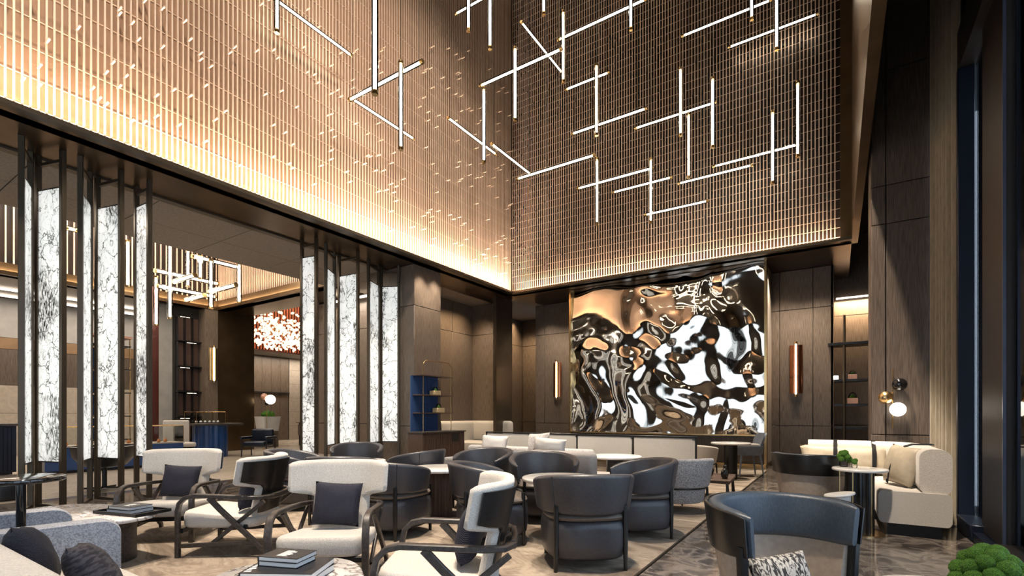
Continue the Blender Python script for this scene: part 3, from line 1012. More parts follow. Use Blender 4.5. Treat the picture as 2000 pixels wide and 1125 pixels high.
UP = [(541, -140, 63, 6.6), (732, -60, 183, 5.2), (783, 120, 292, None), (915, -100, 60, 7.6), (945, 172, 318, None), (957, -60, 95, 7.4), (1006, 93, 236, None),
      (1062, -110, 28, 8.2), (1100, 22, 160, None), (1165, 126, 264, None), (1166, 309, 438, None), (1232, -75, 58, 8.3), (1271, 310, 435, None), (1329, 133, 265, None), (1345, 222, 347, None),
      (1392, 152, 288, None), (1468, -100, 38, 8.2), (1517, -45, 97, 8.0), (1509, 217, 358, None), (1558, 160, 306, None)]
LX = [(683, 193, 825, 122, 1.5), (938, 170, 1097, 93, 1.65), (890, 22, 1000, -30, 1.5), (1010, 350, 1162, 302, 1.65), (1090, 78, 1262, -2, 1.75), (1105, 176, 1190, 140, 1.0), (1117, 262, 1263, 211, 1.55),
      (1128, 370, 1276, 326, 1.6), (1197, 376, 1312, 346, 1.3), (1240, 252, 1399, 198, 1.65), (1260, 420, 1383, 392, 1.35), (1332, 73, 1507, -3, 1.7), (1325, 358, 1470, 323, 1.5),
      (1393, 325, 1562, 282, 1.65), (1423, 94, 1598, 25, 1.7), (1453, 167, 1607, 115, 1.55)]
LY = [(528, -6, 686, 106, 1.6), (688, 193, 808, 271, 1.6), (875, 232, 968, 299, 1.7), (960, 283, 1036, 338, 1.6), (888, -2, 949, 63, 1.5), (1018, 63, 1098, 125, 1.9)]
for i, (px, y0, y1, t) in enumerate(sorted(UP)):
    p, q = upright(px, y0, y1, t)
    tube_thing('hanging_light_tube', p, q, 'upright glowing glass tube in the hall chandelier, %s upright tube from the left' % ORD[i], 'upright tubes of the hall chandelier', TOP)
for i, (x1, y1, x2, y2, L) in enumerate(sorted(LX)):
    p, q = level(x1, y1, x2, y2, 'X', L)
    tube_thing('hanging_light_tube', p, q, 'level glowing tube rising to the right, %s such tube from the left' % ORD[i], 'cross tubes of the hall chandelier', TOP)
for i, (x1, y1, x2, y2, L) in enumerate(sorted(LY)):
    p, q = level(x1, y1, x2, y2, 'Y', L)
    tube_thing('hanging_light_tube', p, q, 'level glowing tube falling to the right, %s such tube from the left' % ORD[i], 'long tubes of the hall chandelier', TOP)
# tubes of the second hall
S2 = [('U', 305, 540, 636), ('U', 332, 470, 622), ('U', 367, 488, 560), ('U', 391, 500, 545), ('U', 412, 508, 602), ('U', 467, 515, 592), ('U', 66, 440, 512), ('U', 250, 470, 560)]
for i, (_, px, y0, y1) in enumerate(sorted(S2, key=lambda s: s[1])):
    p, q = upright(px, y0, y1, 13.6, (y1 - y0) * 13.6 / FPX)
    tube_thing('far_hall_tube', p, q, 'white upright light tube in the far hall, %s from the left' % ORD[i], 'upright tubes of the far hall', 8.2, 0.045)
for i, (x1, y1, x2, y2, ax, z) in enumerate(sorted([(375, 500, 470, 525, 'Y', 5.35), (302, 528, 426, 556, 'Y', 5.0), (306, 558, 421, 581, 'Y', 4.9), (340, 550, 381, 533, 'X', 5.2), (410, 570, 461, 552, 'X', 5.0), (364, 586, 400, 570, 'X', 4.85),
                                             (2, 436, 38, 442, 'Y', 5.4), (130, 445, 150, 452, 'Y', 5.6)], key=lambda s: s[1])):
    a1, b1 = ray(x1)
    t1 = 13.4
    zz = EYE + (810 - y1) * t1 / FPX
    a2, b2 = ray(x2)
    t2 = t1 * (a1 / a2 if ax == 'Y' else b1 / b2)
    tube_thing('far_hall_tube', (a1 * t1, b1 * t1, zz), (a2 * t2, b2 * t2, zz), 'white level light tube in the far hall, %s from the top' % ORD[i], 'level tubes of the far hall', 8.2, 0.045)

# ================================================================== WING CHAIRS


def wing_chair():
    t = thing('wing_lounge_chair', 'x', 'armchair')
    # back: a narrow stem that widens into forward curving wings
    def strip(z, hw, off, th):
        y0 = 0.25 + 0.22 * (z - 0.40)
        n = 14
        f, b = [], []
        for i in range(n + 1):
            x = hw * (-1 + 2 * i / n)
            e = max(0.0, abs(x) - 0.08)
            y = y0 - 2.1 * e * e
            dy = -4.2 * e * (1 if x > 0 else -1)
            nx, ny = -dy, 1.0
            l = math.hypot(nx, ny)
            nx, ny = nx / l, ny / l
            k = 1.0 if 0 < i < n else 0.45
            f.append((x + nx * (off - th * k / 2), y + ny * (off - th * k / 2), z))
            b.append((x + nx * (off + th * k / 2), y + ny * (off + th * k / 2), z))
        return f + b[::-1]

    def hw(z):
        if z < 0.575:
            return 0.215
        if z < 0.635:
            f = (z - 0.575) / 0.06
            return 0.215 + 0.155 * (f * f * (3 - 2 * f))
        return 0.37 + 0.03 * (z - 0.635)
    lp = []
    for z in (0.31, 0.42, 0.50, 0.56, 0.575, 0.588, 0.60, 0.612, 0.625, 0.64, 0.68, 0.73, 0.78, 0.82, 0.842):
        lp.append(strip(z, hw(z), 0, 0.075))
    lp.append(strip(0.858, hw(0.84) - 0.02, 0, 0.062))
    lp.append(strip(0.866, hw(0.84) - 0.05, 0, 0.03))
    build('backrest', loft(lp), M_CREAM, t, smooth=60)
    lp = []
    for z in (0.36, 0.50, 0.58, 0.61, 0.63, 0.655, 0.70, 0.77, 0.828):
        lp.append(strip(z, max(0.185, hw(z - 0.02) - 0.028), 0.046, 0.022))
    build('back_shell', loft(lp), M_BLACKWOOD, t, smooth=60)
    # seat cushion, thicker in front
    lp = []
    for z, s in ((0.245, 0.93), (0.255, 0.975), (0.275, 1.0), (0.325, 1.0), (0.350, 0.975), (0.358, 0.93)):
        lp.append([(x * s, y * s - 0.04, z + (0.03 * (-y) / 0.3 if z > 0.32 else 0)) for x, y in rrect(0.60, 0.66, 0.09, 5)])
    build('seat', loft(lp), M_CREAM, t, smooth=60)
    fr = (0.034, 0.048)
    for s in (-1, 1):
        x = 0.33 * s
        pts = [(x, -0.365, 0.0), (x, -0.365, 0.25), (x, -0.365, 0.40), (x, -0.348, 0.47), (x, -0.30, 0.518), (x, -0.225, 0.535), (x, 0.05, 0.525), (x * 0.97, 0.22, 0.515), (x * 0.86, 0.325, 0.51), (x * 0.55, 0.378, 0.508)]
        bar('arm_frame', pts, 0, M_ARMWOOD, t, rect=fr)
        bar('rear_leg', [(x, -0.10, 0.515), (x, 0.0, 0.41), (x, 0.395, 0.035), (x, 0.40, 0.0)], 0, M_ARMWOOD, t, rect=(0.030, 0.046))
        bar('side_rail', [(x, -0.345, 0.10), (x, 0.30, 0.13)], 0, M_ARMWOOD, t, rect=(0.024, 0.036))
        bar('brace', [(x * 0.92, -0.08, 0.12), (x * 0.92, 0.36, 0.48)], 0, M_ARMWOOD, t, rect=(0.024, 0.034))
    bar('back_rail', [(-0.19, 0.378, 0.508), (0, 0.388, 0.508), (0.19, 0.378, 0.508)], 0, M_ARMWOOD, t, rect=fr)
    bar('front_rail', [(-0.32, -0.34, 0.228), (0.32, -0.34, 0.228)], 0, M_BLACK, t, rect=(0.03, 0.042))
    bar('seat_rail', [(-0.31, 0.20, 0.26), (0.31, 0.20, 0.26)], 0, M_BLACK, t, rect=(0.03, 0.036))
    return t


W = wing_chair()
chairs_w = [((-5.72, 2.38, 0.014), (0.66, -0.75), 'cream wing lounge chair beside the nearer lit screens'),
            ((-4.66, 2.49, 0.014), (-0.82, -0.57), 'cream wing lounge chair turned side on, showing its black back shell'),
            ((-3.22, 2.42, 0.014), (0.60, -0.80), 'cream wing lounge chair facing the viewer with navy cushion, behind the marble table'),
            ((-1.94, 2.29, 0.014), (-0.84, -0.54), 'nearest cream wing lounge chair, cut by the bottom edge of the picture')]
pil_me = {}


def pillow(label, size, m, loc, face, tilt, roll=0.0, group=None, thick=0.16):
    key = (size, m.name, thick)
    if key not in pil_me:
        b = pillow_bm(size[0], size[1], thick)
        me = bpy.data.meshes.new('pillow')
        bmesh.ops.recalc_face_normals(b, faces=b.faces)
        b.to_mesh(me)
        b.free()
        me.materials.append(m)
        pil_me[key] = me
    o = link('throw_pillow', pil_me[key], None, None, loc, smooth=180)
    rz = math.atan2(face[0], -face[1])
    o.rotation_euler = (Matrix.Rotation(rz, 3, 'Z') @ Matrix.Rotation(R(-tilt), 3, 'X') @ Matrix.Rotation(R(roll), 3, 'Y')).to_euler()
    return tag(o, label, 'pillow', group)


def herringbone():
    m = bpy.data.materials.new('navy_herringbone')
    m.use_nodes = True
    nt = m.node_tree
    N, L = nt.nodes, nt.links
    b = N['Principled BSDF']
    b.inputs['Roughness'].default_value = 0.8
    tc = N.new('ShaderNodeTexCoord')
    sp = N.new('ShaderNodeSeparateXYZ')
    L.new(tc.outputs['Object'], sp.inputs[0])

    def mth(op, a, c=None, v=None):
        n = N.new('ShaderNodeMath')
        n.operation = op
        L.new(a, n.inputs[0])
        if c is not None:
            L.new(c, n.inputs[1])
        elif v is not None:
            n.inputs[1].default_value = v
        return n.outputs[0]
    zig = mth('PINGPONG', sp.outputs[0], v=0.018)
    y = mth('ADD', sp.outputs[2], zig)
    y = mth('MULTIPLY', y, v=560.0)
    s = mth('SINE', y)
    r = N.new('ShaderNodeMapRange')
    r.inputs['From Min'].default_value = 0.2
    r.inputs['From Max'].default_value = 0.9
    L.new(s, r.inputs['Value'])
    mx = N.new('ShaderNodeMixRGB')
    L.new(r.outputs[0], mx.inputs[0])
    mx.inputs[1].default_value = (0.003, 0.0035, 0.011, 1)
    mx.inputs[2].default_value = (0.018, 0.019, 0.044, 1)
    L.new(mx.outputs[0], b.inputs['Base Color'])
    bp = N.new('ShaderNodeBump')
    bp.inputs['Strength'].default_value = 0.5
    bp.inputs['Distance'].default_value = 0.003
    L.new(s, bp.inputs['Height'])
    L.new(bp.outputs[0], b.inputs['Normal'])
    return m


M_HERR = herringbone()
plab = ['navy cushion on the wing chair beside the lit screens', 'navy cushion half hidden in the side on wing chair',
        'navy herringbone cushion on the wing chair facing the viewer', 'navy cushion in the nearest wing chair']
for i, (loc, face, lab) in enumerate(chairs_w):
    c = W if i == 0 else copy_tree(W)
    place(c, loc, face, lab, 'cream wing lounge chairs')
    f = Vector((face[0], face[1], 0)).normalized()
    ploc = Vector(loc) - f * 0.120 + Vector((0, 0, 0.535))
    pillow(plab[i], (0.37, 0.34), M_HERR, ploc, face, 14, (4, 0, 3, 0)[i], 'navy cushions of the wing chairs')

# ================================================================== LEATHER TUB CHAIRS


def band_bm(a_half, r0, r1, z0, zb, ze, th, n=26, rx=1.0, ry=1.0, pw_=2.2, lean=0.0):
    """padded band curved round the back (centre of the arc at +Y); lower at the arm ends"""
    loops = []
    for i in range(n + 1):
        u = -1 + 2 * i / n
        a = R(90) - R(a_half) * u
        zt = zb - (zb - ze) * abs(u) ** pw_
        sc = 1.0
        if i in (0, n):
            sc = 0.35
        elif i in (1, n - 1):
            sc = 0.85
        pr = []
        for px_, pz in rrect(th, 1.0, th * 0.42, 4):
            f = pz + 0.5
            hgt = (zt - z0)
            # keep the rounding circular
            if abs(pz) > 0.5 - th * 0.42:
                s = 1 if pz > 0 else -1
                zloc = (hgt / 2 - th * 0.42) * s + (pz - s * (0.5 - th * 0.42))
            else:
                zloc = pz / (0.5 - th * 0.42) * (hgt / 2 - th * 0.42)
            zloc *= sc if sc < 0.5 else (0.97 if sc < 1 else 1)
            if sc < 0.5:
                zloc = zloc / sc * 0.9
            z = (z0 + zt) / 2 + zloc
            r = r0 + (r1 - r0) * (z - z0) / (zb - z0) + px_ * sc
            pr.append((rx * r * math.cos(a), ry * r * math.sin(a), z))
        loops.append(pr)
    return loft(loops)


def tub_chair(m_out, m_seat, m_leg):
    t = thing('tub_chair', 'x', 'armchair')
    prof = [(0.245, 0.085), (0.30, 0.09), (0.33, 0.12), (0.342, 0.20), (0.342, 0.33), (0.335, 0.375), (0.31, 0.395), (0.20, 0.40)]

    def sq(r, z):
        out = []
        for i in range(36):
            a = 2 * PI * i / 36
            k = (abs(math.cos(a)) ** 3.2 + abs(math.sin(a)) ** 3.2) ** (-1 / 3.2)
            out.append((r * k * math.cos(a), r * k * math.sin(a), z))
        return out
    build('seat_drum', loft([sq(r, z) for r, z in prof]), m_out, t, smooth=60)
    build('seat_cushion', loft([sq(r, z) for r, z in ((0.29, 0.396), (0.325, 0.402), (0.338, 0.425), (0.325, 0.446), (0.20, 0.456))]), m_seat, t, smooth=60)
    build('back_band', band_bm(118, 0.350, 0.400, 0.452, 0.78, 0.655, 0.075), m_out, t, smooth=60)
    for s in (-1, 1):
        a = R(90 + 47 * s)
        pts = []
        for z in (0.462, 0.52, 0.60, 0.68, 0.755):
            r = 0.350 + 0.05 * (z - 0.435) / 0.345 + 0.0375
            pts.append((r * math.cos(a), r * math.sin(a), z))
        bar('seam', pts, 0.0045, m_out, t, 6)
    for x, y in ((-1, -1), (1, -1), (-1, 1), (1, 1)):
        k = 0.281 if y > 0 else 0.268
        bar('leg', [(k * x, k * y, 0.0), (k * x * 0.995, k * y * 0.995, 0.30), (k * x * 0.99, k * y * 0.99, 0.52 if y > 0 else 0.50)], [0.016, 0.022, 0.019], m_leg, t, 8)
    return t


TC = tub_chair(M_LEATHER, M_SEAT, M_BLACKWOOD)
tubs = [((-1.80, 3.84), (-0.62, 0.78), 'largest grey leather tub chair seen from behind, nearest to the dark marble aisle'),
        ((-1.77, 5.06), (-0.80, -0.60), 'grey leather tub chair turned sideways, in front of the tweed barrel chair'),
        ((-2.92, 5.16), (0.62, -0.78), 'grey leather tub chair facing the viewer across the pale round table'),
        ((-2.86, 4.00), (0.72, 0.69), 'grey leather tub chair directly behind the nearest cream wing chair'),
        ((-3.90, 3.69), (-0.06, 1.0), 'grey leather tub chair seen from behind, between two cream wing chairs'),
        ((-4.00, 5.36), (0.02, -1.0), 'grey leather tub chair behind the fluted drum table'),
        ((-4.80, 4.90), (-0.95, -0.20), 'grey leather tub chair in profile below the blue shelf'),
        ((-6.50, 5.35), (0.68, -0.73), 'farthest grey leather tub chair, facing the viewer under the farther lit screens'),
        ((-4.86, 3.80), (-0.55, 0.83), 'grey leather tub chair mostly hidden behind the viewer facing wing chair'),
        ((-6.02, 4.00), (0.80, 0.60), 'leftmost grey leather tub chair, behind the side on wing chair')]
for i, (p, f, lab) in enumerate(tubs):
    c = TC if i == 0 else copy_tree(TC)
    place(c, (p[0], p[1], 0.014), f, lab, 'grey leather tub chairs')


def fluted(name, r, h, m, parent, z0=0.0, n=20, depth=0.010, rx=1.0, ry=1.0):
    pts = []
    for i in range(n * 4):
        a = 2 * PI * i / (n * 4)
        rr = r - depth * (0, 0.35, 1.0, 0.35)[i % 4]
        pts.append((rx * rr * math.cos(a), ry * rr * math.sin(a)))
    return build(name, loft([[(x, y, z) for x, y in pts] for z in (z0, z0 + h)]), m, parent, smooth=20)


def round_table(loc, r, h, label, base_m, base_r, top_m=M_WHITESTONE, z0=0.014, flute=True):
    t = thing('round_table', label, 'table', (loc[0], loc[1], z0))
    build('tabletop', slab_bm([(r * math.cos(2 * PI * i / 48), r * math.sin(2 * PI * i / 48)) for i in range(48)], h - 0.035, h, 0.012), top_m, t, smooth=50)
    if flute:
        fluted('fluted_drum', base_r, h - 0.035, base_m, t)
    else:
        lathe('pedestal', [(base_r, 0), (base_r, h - 0.036)], base_m, t, 28)
    return t


round_table((-4.02, 4.55), 0.40, 0.60, 'white topped round table on a fluted walnut drum', M_TABLEWOOD, 0.15)
round_table((-2.36, 4.52), 0.40, 0.60, 'pale round table ringed by four leather tub chairs', M_TABLEWOOD, 0.15)
round_table((-5.62, 4.62), 0.40, 0.60, 'white round table almost hidden among the left tub chairs', M_TABLEWOOD, 0.15)
round_table((-2.80, 7.12), 0.39, 0.62, 'white round table in front of the ivory divider', M_BLACKWOOD, 0.13, flute=False)
round_table((-1.72, 10.35), 0.36, 0.70, 'white round table under the artwork beside the slate blue chair', M_BLACKWOOD, 0.12, flute=False)

# ================================================================== BACK SEATING


def tweed_chair(loc, face, label, m):
    t = thing('barrel_chair', label, 'armchair')
    build('body', lathe_bm([(0.25, 0.13), (0.31, 0.135), (0.335, 0.16), (0.35, 0.24), (0.36, 0.325), (0.355, 0.34), (0.2, 0.35)], 32), m, t, smooth=60)
    build('back_band', band_bm(125, 0.362, 0.425, 0.335, 0.70, 0.62, 0.075), m, t, smooth=60)
    lathe('seat_cushion', [(0.29, 0.345), (0.315, 0.36), (0.315, 0.43), (0.28, 0.45), (0.2, 0.455)], M_LINEN, t, 28)
    build('belt', tube_bm([(0.372 * math.cos(2 * PI * i / 32), 0.372 * math.sin(2 * PI * i / 32), 0.328) for i in range(32)], 0, closed=True, rect=(0.016, 0.022)), M_BLACK, t)
    for x, y in ((-1, -1), (1, -1), (-1, 1), (1, 1)):
        bar('leg', [(0.265 * x, 0.265 * y, 0.33), (0.28 * x, 0.28 * y, 0.004)], [0.016, 0.011], M_BLACK, t, 8)
    place(t, (loc[0], loc[1], 0.014), face, label)
    return t


tweed_chair((-1.74, 6.53), (-0.75, 0.66), 'grey tweed barrel chair with a black belt, beside the low wooden table', M_TWEED)
tweed_chair((-2.25, 9.75), (0.55, 0.83), 'cream upholstered barrel chair behind the right end of the ivory divider', M_LINEN)

# slate blue dining chair under the artwork
M_SLATE = mat('slate_blue_shell', (0.20, 0.235, 0.29), 0.5, 0, col2=(0.17, 0.20, 0.25), noise=20)
t = thing('dining_chair', 'slate blue shell chair under the right end of the artwork', 'chair')
lp = []
for z, s in ((0.42, 0.80), (0.44, 0.95), (0.50, 1.0), (0.60, 1.03), (0.615, 1.02)):
    lp.append([(x * s, y * s + (z - 0.42) * 0.05, z) for x, y in rrect(0.52, 0.50, 0.16, 5)])
build('seat_shell', loft(lp), M_SLATE, t, smooth=60)
build('seat_pad', slab_bm([(x, y - 0.02) for x, y in rrect(0.46, 0.44, 0.15, 5)], 0.60, 0.65, 0.02), M_LINEN, t, smooth=60)
lp = []
for z, hw_ in ((0.56, 0.17), (0.62, 0.21), (0.72, 0.24), (0.80, 0.235), (0.85, 0.20), (0.87, 0.14)):
    f, b_ = [], []
    for i in range(11):
        x = hw_ * (-1 + i / 5)
        y = 0.22 + 0.35 * (z - 0.56) - 1.1 * x * x
        f.append((x, y - 0.02, z))
        b_.append((x, y + 0.02, z))
    lp.append(f + b_[::-1])
build('backrest', loft(lp), M_SLATE, t, smooth=60)
for x, y in ((-1, -1), (1, -1), (-1, 1), (1, 1)):
    bar('leg', [(0.19 * x, 0.18 * y, 0.44), (0.23 * x, 0.23 * y, 0.004)], [0.022, 0.013], M_SLATE, t, 8)
place(t, (-1.52, 11.05, 0.014), (-0.80, -0.40), 'slate blue shell chair under the right end of the artwork')

# low wooden table with black ceramics
t = thing('low_table', 'low square walnut table with black ceramics beside the tweed chair', 'table', (-1.53, 7.80, 0.014), R(4))
box('tabletop', -0.26, 0.26, -0.42, 0.42, 0.27, 0.31, M_TABLEWOOD, t, 0.008)
for x in (-1, 1):
    for y in (-1, 1):
        bar('leg', [(x * 0.22, y * 0.36, 0.275), (x * 0.235, y * 0.385, 0.003)], [0.018, 0.028], M_BLACKWOOD, t, 8)
    bar('end_rail', [(-0.26, x * 0.42, 0.312), (0.26, x * 0.42, 0.312)], 0.012, M_TABLEWOOD, t, 8)
tag(lathe('ceramic_sphere', [(0.03, 0.002)] + [(0.10 * math.sin(R(a)), 0.10 - 0.10 * math.cos(R(a))) for a in range(20, 171, 15)] + [(0.018, 0.2), (0.015, 0.205)], M_BLACKGLASS, None, 24, (-1.60, 7.66, 0.3245)),
    'round glossy black ceramic ball on the low walnut table', 'vase')
tag(lathe('ceramic_vase', [(0.03, 0.0), (0.048, 0.03), (0.056, 0.07), (0.045, 0.12), (0.02, 0.15), (0.026, 0.19), (0.022, 0.195)], M_BLACKGLASS, None, 20, (-1.36, 7.70, 0.3245)),
    'slim glossy black vase on the low walnut table', 'vase')
tag(lathe('ceramic_pot', [(0.03, 0.0), (0.06, 0.03), (0.065, 0.07), (0.04, 0.11), (0.03, 0.12)], M_BLACKGLASS, None, 20, (-1.66, 7.95, 0.3245)),
    'small black pot behind the black ball', 'vase')

# ivory divider screens
for i, (x0, x1, y, zt, nm) in enumerate(((-6.15, -4.02, 8.42, 0.90, 'left'), (-4.0, -1.88, 8.28, 0.90, 'right'))):
    t = thing('low_divider', 'long ivory cloth divider in a thin black frame, %s half' % nm, 'divider', ((x0 + x1) / 2, y, 0.0), 0, 'ivory dividers')
    hw_ = (x1 - x0) / 2
    for k in range(2):
        box('cloth_panel', -hw_ + 0.03 + k * hw_ , -0.012 + k * hw_ , -0.02, 0.02, 0.50, 0.865, M_DIV, t, 0.004, 1)
    box('top_rail', -hw_, hw_, -0.035, 0.035, 0.875, 0.90, M_BLACK, t, 0.004, 1)
    box('bottom_rail', -hw_, hw_, -0.025, 0.025, 0.455, 0.488, M_BLACK, t, 0.004, 1)
    for x in (-hw_ + 0.012, hw_ - 0.012):
        box('post', x - 0.012, x + 0.012, -0.02, 0.02, 0.014, 0.875, M_BLACK, t)
    for x in (0.0, hw_ - 0.035):
        for z in (0.52, 0.85):
            box('clip', x - 0.03, x + 0.025, -0.03, 0.03, z - 0.006, z + 0.006, M_BLACK, t)


def box_sofa(name, label, x0, x1, y0, y1, m, seat=0.40, back=0.70, backside='y+', arms=''):
    cx, cy = (x0 + x1) / 2, (y0 + y1) / 2
    t = thing(name, label, 'sofa', (cx, cy, 0.014))
    hx, hy = (x1 - x0) / 2, (y1 - y0) / 2
    box('seat', -hx, hx, -hy, hy, 0.12, seat, m, t, 0.05, 4)
    if backside == 'y+':
        box('backrest', -hx, hx, hy - 0.20, hy, seat - 0.02, back, m, t, 0.06, 4)
    else:
        box('backrest', -hx, hx, -hy, -hy + 0.20, seat - 0.02, back, m, t, 0.06, 4)
    if 'l' in arms:
        box('armrest', -hx, -hx + 0.18, -hy, hy, seat - 0.02, back - 0.08, m, t, 0.06, 4)
    if 'r' in arms:
        box('armrest', hx - 0.18, hx, -hy, hy, seat - 0.02, back - 0.08, m, t, 0.06, 4)
    box('plinth', -hx + 0.06, hx - 0.06, -hy + 0.06, hy - 0.06, 0.0, 0.12, M_BLACK, t)
    return t


box_sofa('tweed_sofa', 'long grey tweed sofa in front of the left ivory divider', -6.35, -3.6, 7.25, 8.22, M_TWEED, 0.42, 0.62)
box_sofa('cream_loveseat', 'low taupe loveseat with its back to the tub chairs', -3.60, -2.62, 5.88, 6.72, mat('taupe_chenille', (0.40, 0.36, 0.335), 0.85, 0, noise=60, bump=0.3, sheen=0.3), 0.42, 0.745, 'y-')
pillow('pale grey cushion on the tweed sofa, the left of the pair', (0.52, 0.36), mat('silver_grey_linen', (0.52, 0.50, 0.49), 0.9, 0, noise=90, bump=0.4), (-5.32, 7.52, 0.69), (0.25, -1), 14, 3, 'cushions on the tweed sofa')
pillow('speckled grey cushion on the tweed sofa, the right of the pair', (0.46, 0.44), M_TWEED, (-4.42, 7.60, 0.71), (-0.1, -1), 12, -4, 'cushions on the tweed sofa')
pillow('white cushion lying on the back of the loveseat', (0.50, 0.20), mat('white_linen', (0.60, 0.57, 0.53), 0.9, 0, noise=90, bump=0.3), (-3.40, 6.16, 0.82), (0.1, -1), 6, 4)
t = thing('curved_stool', 'dark blue upholstered stool behind the tub chairs', 'stool', (-4.35, 6.45, 0.014))
lathe('seat', [(0.24, 0.20), (0.28, 0.22), (0.29, 0.50), (0.27, 0.62), (0.20, 0.65)], mat('ink_blue_velvet', (0.016, 0.020, 0.035), 0.7, 0, noise=40, sheen=0.5), t, 28)
lathe('base_ring', [(0.26, 0.0), (0.26, 0.20)], M_BLACK, t, 28)

# banquette in the alcove
t = thing('banquette', 'cream curved banquette with black straps in the wood lined alcove', 'sofa', (-8.93, 11.93, 0.0))
box('seat', -0.95, 0.75, -0.55, 0.45, 0.12, 0.46, M_LINEN, t, 0.05, 4)
box('backrest', -0.95, 0.62, 0.60, 0.90, 0.40, 1.06, M_LINEN, t, 0.10, 5)
box('side_back', -1.0, -0.72, -1.85, 0.88, 0.40, 1.06, M_LINEN, t, 0.10, 5)
box('side_seat', -0.95, -0.2, -1.9, -0.45, 0.12, 0.46, M_LINEN, t, 0.05, 4)
box('plinth', -0.9, 0.65, -0.5, 0.85, 0.0, 0.12, M_BLACK, t)
for k in range(2):
    y = -1.0 - k * 0.5
    bar('strap', [(-1.0, y, 1.065), (-0.84, y, 1.072), (-0.70, y, 1.03), (-0.68, y, 0.80), (-0.66, y, 0.50), (-0.4, y, 0.47)], 0, M_BLACK, t, rect=(0.035, 0.010))


# ================================================================== RIGHT HAND SEATING
def corner_path(x0, x1, yt, ys, r, n=14):
    """plan path: from (x0, yt) along +X, round a corner of radius r, then along -Y to (x1, ys)"""
    pts = [(x0 + (x1 - r - x0) * i / 5, yt) for i in range(5)]
    pts += arc(x1 - r, yt - r, r, 90, 0, n)
    pts += [(x1, yt - r + (ys - yt + r) * i / 5) for i in range(1, 6)]
    return pts


def path_loft(outer, inner, prof, ends=True):
    """loft a (s, z) profile between two plan paths; s = 0 on the outer, 1 on the inner path"""
    loops = []
    n = len(outer)
    for i, (o, q) in enumerate(zip(outer, inner)):
        loops.append([(o[0] + (q[0] - o[0]) * s, o[1] + (q[1] - o[1]) * s, z) for s, z in prof])
    return loft(loops)


def rprof(s0, s1, z0, z1, rs, rz):
    p = []
    for cs, cz, a in ((s1 - rs, z1 - rz, 0), (s0 + rs, z1 - rz, 90), (s0 + rs, z0 + rz, 180), (s1 - rs, z0 + rz, 270)):
        for k in range(5):
            an = R(a + 22.5 * k)
            p.append((cs + rs * math.cos(an), cz + rz * math.sin(an)))
    return p


SX, SY = 0.35, 7.4


def rel(path):
    return [(x - SX, y - SY) for x, y in path]


so = thing('curved_sofa', 'large curved cream corner sofa with black straps by the window', 'sofa', (SX, SY, 0))
outer = rel(corner_path(-0.34, 0.95, 8.30, 6.45, 0.62))
inner = rel(corner_path(-0.34, 0.36, 7.52, 6.45, 0.30))
mid = rel(corner_path(-0.34, 0.70, 8.07, 6.50, 0.48))
build('seat', path_loft(outer, inner, rprof(0.0, 1.0, 0.13, 0.46, 0.07, 0.055)), M_CREAM, so, smooth=60)
build('backrest', path_loft(outer, mid, rprof(0.0, 1.0, 0.44, 0.90, 0.38, 0.09)), M_CREAM, so, smooth=60)
plo = rel(corner_path(-0.28, 0.88, 8.24, 6.52, 0.60))
pli = rel(corner_path(-0.28, 0.44, 7.60, 6.52, 0.30))
build('plinth', path_loft(plo, pli, [(0, 0), (1, 0), (1, 0.13), (0, 0.13)]), M_BLACK, so, smooth=30)
for x in (-0.02, 0.40):
    bar('strap', [(x - SX, 8.30 - SY, 0.60), (x - SX, 8.31 - SY, 0.86), (x - SX, 8.25 - SY, 0.905), (x - SX, 8.13 - SY, 0.905), (x - SX, 8.06 - SY, 0.86), (x - SX, 7.90 - SY, 0.80), (x - SX, 7.862 - SY, 0.70), (x - SX, 7.862 - SY, 0.52), (x - SX, 7.92 - SY, 0.465)],
        0, M_BLACK, so, rect=(0.010, 0.045))
pillow('wide beige satin back cushion strapped to the curved sofa', (1.02, 0.36), M_PUFF, (0.07, 7.965, 0.66), (0, -1), 10, 0, None, 0.17)
pillow('square beige satin cushion with thin black straps at the sofa end', (0.50, 0.44), M_PUFF, (0.60, 6.98, 0.69), (-0.90, -0.42), 12, 3, None, 0.20)
for k in range(2):
    z0 = 0.0
    pts = []
    for f in range(9):
        u = f / 8
        y = 6.93 + k * 0.13 + 0.14 * (1 - u)
        if u < 0.45:
            pts.append((0.90 - u * 0.5 - SX, y + 0.1 - SY, 0.915))
        else:
            v = (u - 0.45) / 0.55
            pts.append((0.66 - 0.19 * math.sin(v * PI / 2) - SX, y - SY, 0.905 - 0.42 * v ** 1.5))
    bar('thin_strap', pts, 0.007, M_BLACK, so, 6)

# side table by the sofa
t = thing('side_table', 'white oval topped side table on thin brass rods by the curved sofa', 'table', (0.20, 6.42, 0.0))
build('tabletop', slab_bm([(0.25 * math.cos(2 * PI * i / 40), 0.24 * math.sin(2 * PI * i / 40)) for i in range(40)], 0.655, 0.685, 0.01), M_WHITESTONE, t, smooth=50)
fluted('fluted_base', 0.13, 0.655, M_BLACKWOOD, t, n=16)
for a in (200, 250, 300):
    bar('rod', [(0.19 * math.cos(R(a)), 0.19 * math.sin(R(a)), 0.012), (0.19 * math.cos(R(a)), 0.19 * math.sin(R(a)), 0.655)], 0.006, M_BRASS, t, 6)
lathe('foot', [(0.22, 0.0), (0.22, 0.012)], M_BRASS, t, 28)
t = thing('white_stool', 'low white stool with a slanted top between dark chair and sofa', 'stool', (0.02, 5.98, 0.0))
build('body', loft([[(0.10 * math.cos(2 * PI * i / 24) * s, 0.10 * math.sin(2 * PI * i / 24) * s, z + (0.018 * math.cos(2 * PI * i / 24) if z > 0.4 else 0)) for i in range(24)] for s, z in ((0.95, 0.0), (0.90, 0.25), (1.0, 0.43))]), M_WHITEGLOSS, t)
